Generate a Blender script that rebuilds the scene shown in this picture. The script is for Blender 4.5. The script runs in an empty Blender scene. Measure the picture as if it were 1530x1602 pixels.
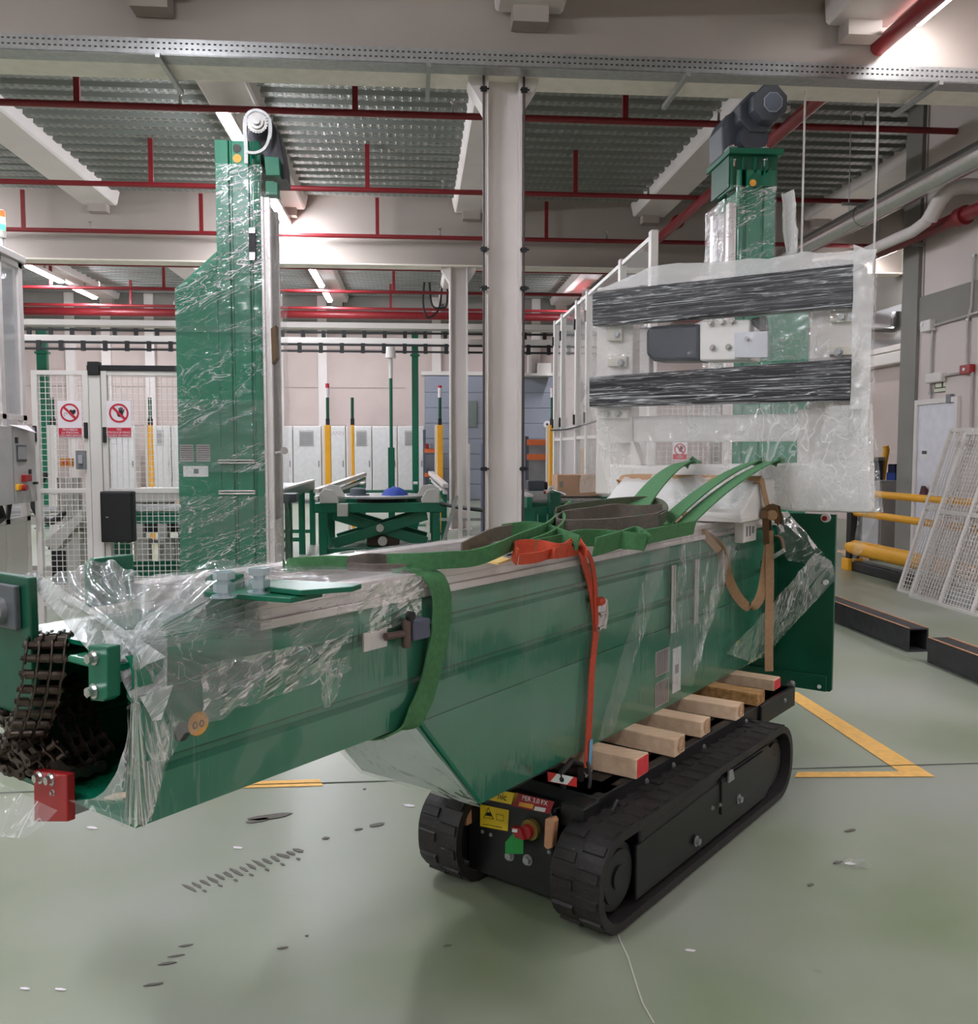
import bpy, bmesh, math, random
from math import sin, cos, pi, radians, atan, sqrt
from mathutils import Vector as V, Matrix, noise
random.seed(11)
SC = bpy.context.scene
COL = SC.collection

# ---------------------------------------------------------------- camera, world, exposure
FPX, PCX, PCY, EYE = 1400.0, 765.0, 801.0, 1.6
YAW, PITCH = radians(4.7), atan(96 / 1400)
cd = bpy.data.cameras.new('camera'); cam = bpy.data.objects.new('camera', cd); COL.objects.link(cam)
cam.location = (0, 0, EYE); cam.rotation_euler = (pi / 2 - PITCH, 0, -YAW)
cd.sensor_fit = 'HORIZONTAL'; cd.sensor_width = 36; cd.lens = FPX / 1530 * 36; cd.clip_end = 200
SC.camera = cam
wd = bpy.data.worlds.new('world'); SC.world = wd; wd.use_nodes = True
wd.node_tree.nodes['Background'].inputs[0].default_value = (.86, .88, .9, 1)
wd.node_tree.nodes['Background'].inputs[1].default_value = .25
SC.view_settings.view_transform = 'Standard'; SC.view_settings.look = 'None'
SC.view_settings.gamma = 1; SC.view_settings.use_curve_mapping = False
SC.view_settings.exposure = 1.65
LAMP = 80.0          # brightness of the tube lamps (their builder is make_light)

# ---------------------------------------------------------------- where a pixel of the photograph meets a real plane
F0 = V((sin(YAW), cos(YAW), 0)); RT = V((cos(YAW), -sin(YAW), 0)); ZU = V((0, 0, 1))
FW = F0 * cos(PITCH) - ZU * sin(PITCH); UPV = ZU * cos(PITCH) + F0 * sin(PITCH)
CAMP = V((0, 0, EYE))
def hit(x, y, p, n):
    d = FW + RT * ((x - PCX) / FPX) - UPV * ((y - PCY) / FPX)
    return CAMP + d * ((V(p) - CAMP).dot(n) / d.dot(n))
def GZ(x, y, z=0): return hit(x, y, (0, 0, z), V((0, 0, 1)))
def GX(x, y, X): return hit(x, y, (X, 0, 0), V((1, 0, 0)))
def GY(x, y, Y): return hit(x, y, (0, Y, 0), V((0, 1, 0)))
BT = radians(40.4)                                  # the lying mast's heading
MU = V((sin(BT), cos(BT), 0)); MN = V((cos(BT), -sin(BT), 0)); MO = V((.2, 2.756, 0))
def ms(s, t, z): return MO + MU * s + MN * t + ZU * z
def SP(x, y, s): return hit(x, y, MO + MU * s, MU)
def TP(x, y, t): return hit(x, y, MO + MN * t, MN)
def ml(p):
    d = V(p) - MO
    return d.dot(MU), d.dot(MN), d.z

# ---------------------------------------------------------------- materials
def lin(c):
    return tuple((v / 255 / 12.92 if v / 255 <= .04045 else ((v / 255 + .055) / 1.055) ** 2.4) for v in c) + (1,)
MATS = {}
def mat(name, rgb, rough=.5, metal=0, var=.06, scale=8, bump=0, bscale=60, emit=0, spec=.5, stretch=(1, 1, 1), rgb2=None, coat=0):
    if name in MATS: return MATS[name]
    m = bpy.data.materials.new(name); m.use_nodes = True
    nt = m.node_tree; p = nt.nodes['Principled BSDF']
    p.inputs['Roughness'].default_value = rough; p.inputs['Metallic'].default_value = metal
    p.inputs['Specular IOR Level'].default_value = spec; p.inputs['Coat Weight'].default_value = coat
    c = lin(rgb)
    tc = nt.nodes.new('ShaderNodeTexCoord'); mp = nt.nodes.new('ShaderNodeMapping'); mp.inputs['Scale'].default_value = stretch
    nt.links.new(tc.outputs['Object'], mp.inputs[0])
    n = nt.nodes.new('ShaderNodeTexNoise'); n.inputs['Scale'].default_value = scale; n.inputs['Detail'].default_value = 5
    nt.links.new(mp.outputs[0], n.inputs['Vector'])
    r = nt.nodes.new('ShaderNodeValToRGB'); nt.links.new(n.outputs[0], r.inputs[0])
    c2 = lin(rgb2) if rgb2 else tuple(min(1, v * (1 + var)) for v in c[:3]) + (1,)
    c1 = c if rgb2 else tuple(v * (1 - var) for v in c[:3]) + (1,)
    r.color_ramp.elements[0].color = c1; r.color_ramp.elements[1].color = c2
    r.color_ramp.elements[0].position = .3; r.color_ramp.elements[1].position = .7
    nt.links.new(r.outputs[0], p.inputs['Base Color'])
    if bump:
        nb = nt.nodes.new('ShaderNodeTexNoise'); nb.inputs['Scale'].default_value = bscale; nb.inputs['Detail'].default_value = 4
        nt.links.new(mp.outputs[0], nb.inputs['Vector'])
        b = nt.nodes.new('ShaderNodeBump'); b.inputs['Strength'].default_value = bump; b.inputs['Distance'].default_value = .01
        nt.links.new(nb.outputs[0], b.inputs['Height']); nt.links.new(b.outputs[0], p.inputs['Normal'])
    if emit:
        p.inputs['Emission Color'].default_value = c; p.inputs['Emission Strength'].default_value = emit
    MATS[name] = m
    return m
def film(name, base=.05, ridge=.6, scale=7, stretch=(1, 1, 1), rough=.12, tint=(.95, .96, .96), bump=.5, width=.02, cover=(.42, .62), gl=1.0, rot=(0, 0, 0)):
    """clear stretch film: see-through, with crease highlights painted as thin pale lines and crumples that catch the lamps"""
    if name in MATS: return MATS[name]
    m = bpy.data.materials.new(name); m.use_nodes = True; nt = m.node_tree; N = nt.nodes; L = nt.links
    N.remove(N['Principled BSDF']); out = N['Material Output']
    tc = N.new('ShaderNodeTexCoord'); mp = N.new('ShaderNodeMapping'); mp.inputs['Scale'].default_value = stretch
    m0 = N.new('ShaderNodeMapping'); m0.inputs['Rotation'].default_value = rot
    L.new(tc.outputs['Object'], m0.inputs[0]); L.new(m0.outputs[0], mp.inputs[0])
    def nz(sc, det, dist=0, src=mp):
        n = N.new('ShaderNodeTexNoise'); n.inputs['Scale'].default_value = sc; n.inputs['Detail'].default_value = det
        n.inputs['Distortion'].default_value = dist; L.new(src.outputs[0], n.inputs['Vector']); return n.outputs[0]
    def mth(op, x, y, clamp=False):
        q = N.new('ShaderNodeMath'); q.operation = op; q.use_clamp = clamp
        for i, v in enumerate((x, y)):
            if v is None: continue
            if isinstance(v, (int, float)): q.inputs[i].default_value = v
            else: L.new(v, q.inputs[i])
        return q.outputs[0]
    def rng(x, a, b, c=0, d=1):
        q = N.new('ShaderNodeMapRange'); L.new(x, q.inputs[0])
        for k, v in zip(('From Min', 'From Max', 'To Min', 'To Max'), (a, b, c, d)): q.inputs[k].default_value = v
        return q.outputs[0]
    def line(n, w): return rng(mth('ABSOLUTE', mth('SUBTRACT', n, .5), None), 0, w, 1, 0)
    n1 = nz(scale, 3, 1.0); n2 = nz(scale * 2.6, 2, .6); big = nz(scale * .28, 2, 0)
    ln = mth('MULTIPLY', mth('MAXIMUM', line(n1, width), mth('MULTIPLY', line(n2, width * 1.2), .6)), rng(big, *cover))
    fac = mth('ADD', mth('MULTIPLY', ln, ridge), base, True)  # white crease highlights go into the film's diffuse colour here
    bp = N.new('ShaderNodeBump'); bp.inputs['Strength'].default_value = bump; bp.inputs['Distance'].default_value = .05
    L.new(mth('ADD', n1, mth('MULTIPLY', n2, .35)), bp.inputs['Height'])
    tr = N.new('ShaderNodeBsdfTransparent'); df = N.new('ShaderNodeBsdfDiffuse'); tl = N.new('ShaderNodeBsdfTranslucent')
    df.inputs[0].default_value = tint + (1,); tl.inputs[0].default_value = tint + (1,)
    md = N.new('ShaderNodeMixShader'); md.inputs[0].default_value = .35; L.new(df.outputs[0], md.inputs[1]); L.new(tl.outputs[0], md.inputs[2])
    mx = N.new('ShaderNodeMixShader'); L.new(fac, mx.inputs[0]); L.new(tr.outputs[0], mx.inputs[1]); L.new(md.outputs[0], mx.inputs[2])
    g = N.new('ShaderNodeBsdfGlossy'); g.inputs['Roughness'].default_value = rough; g.inputs[0].default_value = (1, 1, 1, 1)
    L.new(bp.outputs[0], g.inputs['Normal'])
    fr = N.new('ShaderNodeFresnel'); fr.inputs[0].default_value = 1.45
    gf = mth('MULTIPLY', mth('ADD', mth('MULTIPLY', fr.outputs[0], .3), .012), gl, True)
    m2 = N.new('ShaderNodeMixShader'); L.new(gf, m2.inputs[0]); L.new(mx.outputs[0], m2.inputs[1]); L.new(g.outputs[0], m2.inputs[2])
    L.new(m2.outputs[0], out.inputs[0])
    MATS[name] = m
    return m

# ---------------------------------------------------------------- mesh builder: everything is collected in world space
class MB:
    def __init__(s, fr=None): s.v = []; s.f = []; s.fr = fr or (lambda x, y, z: V((x, y, z)))
    def add(s, pts, faces, raw=False):
        k = len(s.v); s.v += [V(p) if raw else s.fr(*p) for p in pts]; s.f += [tuple(i + k for i in f) for f in faces]; return s
    def box(s, x0, x1, y0, y1, z0, z1):
        return s.add([(x, y, z) for z in (z0, z1) for y in (y0, y1) for x in (x0, x1)],
                     [(0, 1, 3, 2), (4, 5, 7, 6), (0, 1, 5, 4), (2, 3, 7, 6), (0, 2, 6, 4), (1, 3, 7, 5)])
    def prism(s, poly, ax, lo, hi):
        n = len(poly)
        def P(a, b, c): return {0: (c, a, b), 1: (a, c, b), 2: (a, b, c)}[ax]
        return s.add([P(a, b, c) for c in (lo, hi) for a, b in poly],
                     [tuple(range(n)), tuple(range(n, 2 * n))] + [(i, (i + 1) % n, n + (i + 1) % n, n + i) for i in range(n)])
    def extr(s, poly, d, raw=True):                  # world polygon pushed along a world vector
        n = len(poly); d = V(d)
        return s.add([V(p) for p in poly] + [V(p) + d for p in poly],
                     [tuple(range(n)), tuple(range(n, 2 * n))] + [(i, (i + 1) % n, n + (i + 1) % n, n + i) for i in range(n)], True)
    def tube(s, pts, r, seg=10, raw=False, closed=False):
        P = [V(p) if raw else s.fr(*p) for p in pts]; n = len(P); rr = r if isinstance(r, (list, tuple)) else [r] * n
        k = len(s.v); up = None
        for i, p in enumerate(P):
            t = (P[(i + 1) % n] - P[i - 1]) if closed else (P[min(i + 1, n - 1)] - P[max(i - 1, 0)])
            t.normalize()
            if up is None:
                up = V((0, 0, 1)) if abs(t.z) < .9 else V((1, 0, 0))
            up = (up - t * up.dot(t)).normalized(); w = t.cross(up)
            for j in range(seg):
                a = 2 * pi * j / seg; s.v.append(p + (up * cos(a) + w * sin(a)) * rr[i])
        for i in range(n if closed else n - 1):
            for j in range(seg):
                a = k + i * seg; b = k + ((i + 1) % n) * seg
                s.f.append((a + j, a + (j + 1) % seg, b + (j + 1) % seg, b + j))
        if not closed:
            s.f.append(tuple(k + j for j in range(seg))); s.f.append(tuple(k + (n - 1) * seg + j for j in range(seg)))
        return s
    def bar(s, a, b, w, h, raw=False, up=(0, 0, 1)):
        a, b = (V(a), V(b)) if raw else (s.fr(*a), s.fr(*b))
        t = (b - a).normalized(); u = V(up)
        if abs(t.dot(u)) > .95: u = V((0, 1, 0)) if abs(t.y) < .9 else V((1, 0, 0))
        x = t.cross(u).normalized(); y = x.cross(t)
        return s.add([p + x * i * w / 2 + y * j * h / 2 for p in (a, b) for j in (-1, 1) for i in (-1, 1)],
                     [(0, 1, 3, 2), (4, 5, 7, 6), (0, 1, 5, 4), (2, 3, 7, 6), (0, 2, 6, 4), (1, 3, 7, 5)], True)
    def sheet(s, fn, nu, nv, raw=True):
        k = len(s.v)
        for j in range(nv + 1):
            for i in range(nu + 1):
                p = fn(i / nu, j / nv); s.v.append(V(p) if raw else s.fr(*p))
        for j in range(nv):
            for i in range(nu):
                a = k + j * (nu + 1) + i; s.f.append((a, a + 1, a + nu + 2, a + nu + 1))
        return s
    def ribbon(s, pts, side, w, th=.004, sub=6):
        P, SD = smooth(pts, side, sub); n = len(P); k = len(s.v)
        for i, p in enumerate(P):
            t = (P[min(i + 1, n - 1)] - P[max(i - 1, 0)]).normalized(); sd = SD[i]
            sd = (sd - t * sd.dot(t)).normalized(); nr = t.cross(sd)
            for a, b in ((-1, -1), (-.5, -1.25), (0, -.9), (.5, -1.25), (1, -1), (1, 1), (.5, 1.25), (0, .9), (-.5, 1.25), (-1, 1)):
                s.v.append(p + sd * a * w / 2 + nr * b * th / 2)
        for i in range(n - 1):
            for j in range(10):
                a = k + i * 10; s.f.append((a + j, a + (j + 1) % 10, a + 10 + (j + 1) % 10, a + 10 + j))
        s.f.append(tuple(range(k, k + 10))); s.f.append(tuple(range(k + (n - 1) * 10, k + n * 10)))
        return s
    def disc(s, c, ax, r, th, seg=20, r2=None, raw=False):
        c = V(c) if raw else s.fr(*c); ax = V(ax).normalized()
        return s.tube([c - ax * th / 2, c + ax * th / 2], [r, r2 or r], seg, True)
    def mesh(s, name, m, org, smooth_=False, solid=0):
        me = bpy.data.meshes.new(name); o = V(org)
        me.from_pydata([tuple(p - o) for p in s.v], [], s.f); me.update()
        b = bmesh.new(); b.from_mesh(me); bmesh.ops.recalc_face_normals(b, faces=b.faces); b.to_mesh(me); b.free()
        me.materials.append(m)
        if smooth_:
            me.shade_smooth(); me.set_sharp_from_angle(angle=radians(38))
        return me
def smooth(pts, side, sub):
    P = [V(p) for p in pts]; n = len(P)
    S = [V(x) for x in side] if isinstance(side, list) else [V(side)] * n
    o, q = [], []
    for i in range(n - 1):
        a, b, c, d = P[max(i - 1, 0)], P[i], P[i + 1], P[min(i + 2, n - 1)]
        for k in range(sub):
            t = k / sub
            o.append(.5 * ((2 * b) + (c - a) * t + (2 * a - 5 * b + 4 * c - d) * t * t + (3 * b - a - 3 * c + d) * t ** 3))
            q.append(S[i].lerp(S[i + 1], t))
    o.append(P[-1]); q.append(S[-1])
    return o, q

LOC = {}
def thing(name, label, cat, loc, group=None):
    o = bpy.data.objects.new(name, None); COL.objects.link(o); o.location = loc; o.empty_display_size = .1
    LOC[o] = V(loc); o['label'] = label; o['category'] = cat
    if group: o['group'] = group
    return o
def part(name, mb, m, parent, smooth_=True, bev=0, label=None, kind=None):
    me = mb.mesh(name, m, LOC[parent], smooth_)
    o = bpy.data.objects.new(name, me); COL.objects.link(o); o.parent = parent; LOC[o] = LOC[parent]
    if bev:
        b = o.modifiers.new('edge', 'BEVEL'); b.width = bev; b.segments = 2; b.limit_method = 'ANGLE'; b.angle_limit = radians(40)
    if label: o['label'] = label
    if kind: o['kind'] = kind
    return o
def solo(name, mb, m, label=None, cat=None, group=None, kind=None, smooth_=True, bev=0, org=None):
    if org is None:
        n = len(mb.v); org = V((sum(p.x for p in mb.v) / n, sum(p.y for p in mb.v) / n, min(p.z for p in mb.v)))
    me = mb.mesh(name, m, org, smooth_); o = bpy.data.objects.new(name, me); COL.objects.link(o); o.location = org; LOC[o] = V(org)
    if bev:
        b = o.modifiers.new('edge', 'BEVEL'); b.width = bev; b.segments = 2; b.limit_method = 'ANGLE'; b.angle_limit = radians(40)
    if label: o['label'] = label
    if cat: o['category'] = cat
    if group: o['group'] = group
    if kind: o['kind'] = kind
    return o
def struct(name, mb, m, parent=None, bev=0, smooth_=False):
    if parent: return part(name, mb, m, parent, smooth_, bev)
    return solo(name, mb, m, kind='structure', smooth_=smooth_, bev=bev)
def twin(o, loc, label=None):
    """a copy of a thing with copies of its parts and their sub-parts"""
    c = o.copy(); COL.objects.link(c); c.location = loc; LOC[c] = V(loc)
    if label: c['label'] = label
    for ch in list(o.children):
        d = ch.copy(); COL.objects.link(d); d.parent = c; LOC[d] = V(loc)
        for g in list(ch.children):
            e = g.copy(); COL.objects.link(e); e.parent = d; LOC[e] = V(loc)
    return c
def word(txt, p, xd, yd, size, m, parent, name='lettering', align='CENTER', shear=0, sx=1):
    cu = bpy.data.curves.new(name, 'FONT'); cu.body = txt; cu.size = size; cu.align_x = align; cu.align_y = 'CENTER'; cu.extrude = .0004; cu.shear = shear
    cu.resolution_u = 3
    t = bpy.data.objects.new(name, cu); COL.objects.link(t); cu.materials.append(m)
    me = bpy.data.meshes.new_from_object(t.evaluated_get(bpy.context.evaluated_depsgraph_get())); me.name = name
    bpy.data.objects.remove(t); o = bpy.data.objects.new(name, me); COL.objects.link(o); o.parent = parent
    x = V(xd).normalized(); z = x.cross(V(yd)).normalized(); y = z.cross(x)
    M = Matrix((x, y, z)).transposed().to_4x4(); M.translation = V(p) - LOC[parent]
    o.matrix_basis = M @ Matrix.Diagonal((sx, 1, 1, 1)); LOC[o] = LOC[parent]
    return o
def bolt(mb, c, ax, r=.012, h=.012):                 # hexagon head on a washer
    c = V(c); ax = V(ax).normalized()
    mb.tube([c, c + ax * h * .25], r * 1.45, 14, True); mb.tube([c + ax * h * .25, c + ax * h * 1.25], r, 6, True)
    return mb
def bolts(name, lst, m, parent):                     # each bolt a part of its own
    for a in lst: part(name, bolt(MB(), *a), m, parent)

# ---------------------------------------------------------------- palette
def floor_mat():
    m = mat('floor_paint', (152, 164, 148), .3, 0)
    nt = m.node_tree; p = nt.nodes['Principled BSDF']; N = nt.nodes; L = nt.links
    tc = N.new('ShaderNodeTexCoord')
    a = N.new('ShaderNodeTexNoise'); a.inputs['Scale'].default_value = .8; a.inputs['Detail'].default_value = 4; a.inputs['Roughness'].default_value = .5
    L.new(tc.outputs['Object'], a.inputs['Vector'])
    r = N.new('ShaderNodeValToRGB'); L.new(a.outputs[0], r.inputs[0]); E = r.color_ramp.elements
    E[0].position = .3; E[0].color = lin((122, 134, 102)); E[1].position = .72; E[1].color = lin((158, 160, 152))
    e = r.color_ramp.elements.new(.5); e.color = lin((145, 150, 132))
    b = N.new('ShaderNodeTexNoise'); b.inputs['Scale'].default_value = 11; b.inputs['Detail'].default_value = 8; b.inputs['Roughness'].default_value = .75
    L.new(tc.outputs['Object'], b.inputs['Vector'])
    rb = N.new('ShaderNodeValToRGB'); L.new(b.outputs[0], rb.inputs[0]); rb.color_ramp.elements[0].position = .66; rb.color_ramp.elements[1].position = .8
    mx = N.new('ShaderNodeMix'); mx.data_type = 'RGBA'; L.new(rb.outputs[0], mx.inputs[0])
    mx.inputs[7].default_value = lin((120, 118, 108)); L.new(r.outputs[0], mx.inputs[6]); L.new(mx.outputs[2], p.inputs['Base Color'])
    rr = N.new('ShaderNodeMapRange'); rr.inputs['From Min'].default_value = .35; rr.inputs['From Max'].default_value = .65
    rr.inputs['To Min'].default_value = .3; rr.inputs['To Max'].default_value = .44; L.new(a.outputs[0], rr.inputs[0]); L.new(rr.outputs[0], p.inputs['Roughness'])
    return m
def deck_mat():
    m = mat('galvanised_deck', (150, 152, 146), .45, .25)
    nt = m.node_tree; p = nt.nodes['Principled BSDF']; N = nt.nodes; L = nt.links
    tc = N.new('ShaderNodeTexCoord'); v = N.new('ShaderNodeTexBrick'); v.inputs['Scale'].default_value = 1
    v.offset = 0; v.inputs['Brick Width'].default_value = .12; v.inputs['Row Height'].default_value = .12; v.inputs['Mortar Size'].default_value = .035
    v.inputs['Mortar Smooth'].default_value = .6
    v.inputs['Color1'].default_value = lin((118, 121, 116)); v.inputs['Color2'].default_value = lin((110, 114, 108)); v.inputs['Mortar'].default_value = lin((138, 141, 136))
    L.new(tc.outputs['Object'], v.inputs['Vector']); L.new(v.outputs[0], p.inputs['Base Color'])
    b = N.new('ShaderNodeBump'); b.inputs['Distance'].default_value = .02; b.inputs['Strength'].default_value = .8; b.invert = True
    L.new(v.outputs['Fac'], b.inputs['Height']); L.new(b.outputs[0], p.inputs['Normal'])
    return m
GREEN = mat('green_machine_paint', (10, 112, 82), .24, 0, .08, 3, coat=.3)
GREEN2 = mat('green_frame_paint', (10, 98, 72), .35, 0, .08, 3)
DGREEN = mat('dark_green_paint', (6, 78, 56), .35, 0, .08, 3)
WHITE = mat('white_paint', (214, 208, 203), .4, 0, .03, 2)
WALLW = mat('light_wall_paint', (205, 193, 188), .7, 0, .04, 1.2)
WALLP = mat('pinkish_concrete_panel', (196, 180, 174), .8, 0, .06, 1.0, bump=.1, bscale=20)
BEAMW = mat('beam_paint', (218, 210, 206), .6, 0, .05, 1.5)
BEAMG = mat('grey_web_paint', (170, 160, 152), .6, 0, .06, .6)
GREYC = mat('grey_concrete', (134, 130, 124), .8, 0, .08, 1.5)
GALV = mat('galvanised_steel', (165, 165, 164), .35, .6, .12, 20)
STEEL = mat('bright_steel', (200, 198, 196), .22, .9, .08, 30)
ALU = mat('aluminium', (222, 214, 212), .32, .35, .06, 10)
RED = mat('red_pipe_paint', (126, 30, 36), .4, 0, .1, 5)
BLACK = mat('black_plastic', (22, 22, 24), .5, 0, .1, 10)
RUBBER = mat('black_rubber', (36, 31, 31), .55, 0, .25, 14, bump=.3, bscale=80)
BODY = mat('black_body_paint', (20, 20, 21), .42, 0, .2, 10)
GREY = mat('grey_plastic', (120, 122, 126), .5, 0, .06, 10)
DGREY = mat('dark_grey_paint', (66, 70, 78), .42, 0, .1, 8)
YEL = mat('yellow_paint', (245, 176, 40), .45, 0, .06, 4)
YELT = mat('yellow_floor_paint', (240, 186, 100), .55, 0, .1, 25)
WOOD = mat('sawn_pine', (220, 184, 150), .75, 0, 0, 3, bump=.2, bscale=30, stretch=(2, 14, 14), rgb2=(236, 206, 176))
WOOD2 = mat('weathered_pine', (150, 104, 56), .75, 0, 0, 5, bump=.3, bscale=30, stretch=(2, 12, 12), rgb2=(206, 160, 104))
REDEND = mat('red_end_paint', (222, 62, 66), .6, 0, .15, 30)
SLING = mat('green_webbing', (72, 124, 78), .8, 0, .15, 60, bump=.5, bscale=220)
SLINGO = mat('olive_webbing', (86, 92, 72), .85, 0, .15, 60, bump=.5, bscale=220)
SLINGG = mat('grey_brown_webbing', (106, 96, 88), .85, 0, .12, 60, bump=.5, bscale=220)
ORANGE = mat('orange_webbing', (198, 76, 48), .75, 0, .1, 60, bump=.4, bscale=240)
TAN = mat('tan_webbing', (170, 132, 98), .8, 0, .1, 60, bump=.4, bscale=240)
CHAIN = mat('oily_chain_steel', (88, 76, 68), .34, .75, .3, 40)
CARD = mat('cardboard', (190, 150, 122), .8, 0, .05, 6)
REDP = mat('red_bracket_paint', (150, 24, 28), .4, 0, .1, 12)
BLUEC = mat('blue_cloth', (40, 66, 150), .8, 0, .15, 20)
HATC = mat('grey_felt', (84, 92, 98), .8, 0, .1, 20)
ORAN = mat('orange_rack_paint', (226, 112, 60), .5, 0, .06, 5)
BLUEW = mat('blue_grey_door', (142, 146, 158), .55, 0, .05, 1)
SIGNR = mat('sign_red', (190, 34, 54), .5, 0, .03, 5)
SIGNW = mat('sign_white', (226, 218, 222), .5, 0, .03, 5)
STICK = mat('white_sticker', (222, 222, 220), .4, 0, .03, 30)
INK = mat('black_ink', (24, 22, 22), .6, 0, .02, 5)
ORSTK = mat('orange_sticker', (226, 160, 58), .45, 0, .03, 30)
YSTK = mat('yellow_sticker', (240, 206, 40), .45, 0, .05, 30)
SCREEN = mat('grey_screen', (150, 150, 152), .2, 0, .03, 5)
MILK = mat('milky_white_panel', (226, 222, 218), .35, 0, .05, 4)
BLWRAP = mat('black_wrapped_pad', (24, 22, 28), .35, 0, .3, 8, bump=.4, bscale=5, stretch=(1, 1, 6), coat=.2)
CONC = mat('light_concrete', (186, 182, 176), .7, 0, .05, 3)
TUBE = mat('lamp_tube', (243, 246, 255), .5, 0, 0, 1, emit=LAMP)
TUBE2 = mat('dim_lamp_tube', (250, 248, 250), .5, 0, 0, 1, emit=LAMP * .25)
BR = BT - pi / 2                                    # turns film grain to the lying mast's heading
FILM = film('clear_stretch_film', .03, .45, 5, (.6, .6, 1.2), width=.012, rot=(0, .5, BR))
FILMV = film('clear_film_hanging_creases', .035, .16, 12, (1, 1, .08), bump=.12, width=.012, gl=.35)
FILMD = film('crumpled_film', .04, .5, 9, (.4, .4, 1.8), bump=.6, width=.014, cover=(.4, .6), gl=1.6, rot=(0, .45, BR))
FILMT = film('crumpled_film_on_masts', .03, .8, 8, (.35, .6, 2.0), bump=.6, width=.02, cover=(.38, .56), gl=1.6, rot=(0, .42, 0))
FILMP = film('pleated_film', .15, .25, 7, (1, 1, 1), bump=.12, width=.01, gl=3.2, rough=.16)
FILMF = film('crumpled_hanging_film', .05, .5, 10, (1.2, 1.2, .3), bump=.5, width=.013, cover=(.4, .6), gl=1.3, rot=(0, 0, 0))
FILMM = film('milky_film', .6, .3, 5, rough=.2, tint=(.93, .92, .91))
FILMH = film('hazy_film', .13, .5, 5, (1, 1, .6), tint=(.93, .92, .91), gl=1.4, width=.018)
FILMS = film('streaked_film', 0, 1.0, 3, (.3, .3, 16), width=.02, cover=(.32, .5), gl=.25, bump=.4)
FILMK = film('bunched_film', .42, .55, 10, (.5, .5, 1.6), bump=.8, width=.04, cover=(.2, .4), gl=3.0, rot=(0, .8, BR))
FILMG = film('draped_film', .1, .6, 9, (1.2, 1.2, .14), bump=.25, width=.02, cover=(.38, .56), gl=.7)

# ---------------------------------------------------------------- the hall
mb = MB(); mb.box(-16, 16, -9, 30, -.2, 0); floor = struct('floor', mb, floor_mat())
mb = MB().box(-16, 16, 29, 29.3, 0, 6.7); wall_back = struct('wall_back', mb, WALLP)
struct('beam', MB().box(-16, 16, 28.9, 29, 5.3, 6.6), GREYC, wall_back)
struct('wall_left', MB().box(-16.3, -16, -9, 29.3, 0, 6.7), WALLW)
struct('wall_front', MB().box(-16, 16, -9.3, -9, 0, 6.7), WALLW)
RX = 7.0
mb = MB(); mb.box(RX, RX + .3, -9, 12.4, 0, 3.27); wall_right = struct('wall_right', mb, WALLW)
mb = MB(); mb.box(RX - .02, RX + .32, -9, 12.4, 3.27, 3.72); struct('beam', mb, GREYC, wall_right)
mb = MB(); mb.box(RX - .05, RX + .35, 12.05, 12.45, 0, 6.6); struct('pillar', mb, GREYC, wall_right)
for y in range(-8, 13, 4): struct('panel', MB().box(RX, RX + .3, y + .02, min(y + 3.98, 12.05), 3.72, 6.6), WALLW, wall_right, bev=.01)
struct('wall_jog', MB().box(RX + .3, 10.3, 12.15, 12.4, 0, 6.6), GREYC)
ws = struct('wall_side', MB().box(10, 10.3, 12.4, 29, 0, 3.4), WALLP)
struct('ledge', MB().box(9.75, 10.3, 12.4, 29, 3.38, 3.62), WHITE, ws, .02)
struct('ledge', MB().box(9.85, 10.3, 12.4, 29, 3.66, 3.78), WHITE, ws, .02)
mb = MB()
for i in range(160): mb.box(9.95, 10.0 + .03 * (i % 2), 12.5 + i * .1, 12.6 + i * .1, 3.78, 4.6)
struct('ribbed_panel', mb, GALV, ws); struct('upper_panel', MB().box(10, 10.3, 12.4, 29, 4.6, 6.6), GREYC, ws)
struct('ceiling', MB().box(-16.3, 16, -9.3, 29.3, 6.62, 6.8), BEAMG)
DK = deck_mat()
for y0, y1 in ((9.02, 17.98), (18.02, 28.9)):
    mb = MB(); prof = []; y = y0
    while y < y1 - .36:
        prof += [(y, 6.42), (y + .17, 6.42), (y + .2, 6.51), (y + .33, 6.51)]; y += .36
    n = len(prof)
    mb.add([(x, a, b) for x in (-16, 13) for a, b in prof], [(i, i + 1, n + i + 1, n + i) for i in range(n - 1)])
    o = struct('ceiling_deck', mb, DK); o['kind'] = 'structure'
for y in (0, 9, 18):
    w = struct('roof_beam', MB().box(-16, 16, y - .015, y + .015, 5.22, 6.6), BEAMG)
    part('flange', MB().box(-16, 16, y - .2, y + .2, 5.2, 5.23), mat('floor_lit_flange', (236, 228, 216), .6), w, False)  # lower flange coloured paler to stand in for light bounced off the floor
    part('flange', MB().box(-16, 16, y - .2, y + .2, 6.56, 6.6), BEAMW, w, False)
JX = (-12.9, -9.4, -5.95, -2.42, 1.12, 4.68, 8.2)
for y0, y1 in ((.1, 8.9), (9.1, 17.9), (18.1, 28.8)):
    for x in JX:
        if y0 < 1 and x == 4.68: x = 4.42
        zb = 5.82 if y0 < 1 else 6.25
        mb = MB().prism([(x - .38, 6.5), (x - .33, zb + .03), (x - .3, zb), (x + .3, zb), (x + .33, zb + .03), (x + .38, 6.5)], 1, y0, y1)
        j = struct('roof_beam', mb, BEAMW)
        part('seat_plate', MB().box(x - .17, x + .17, y0 - .06, y0 + .16, zb - .15, zb + .01).box(x - .17, x + .17, y1 - .16, y1 + .06, zb - .15, zb + .01), BEAMG, j, False)
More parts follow.
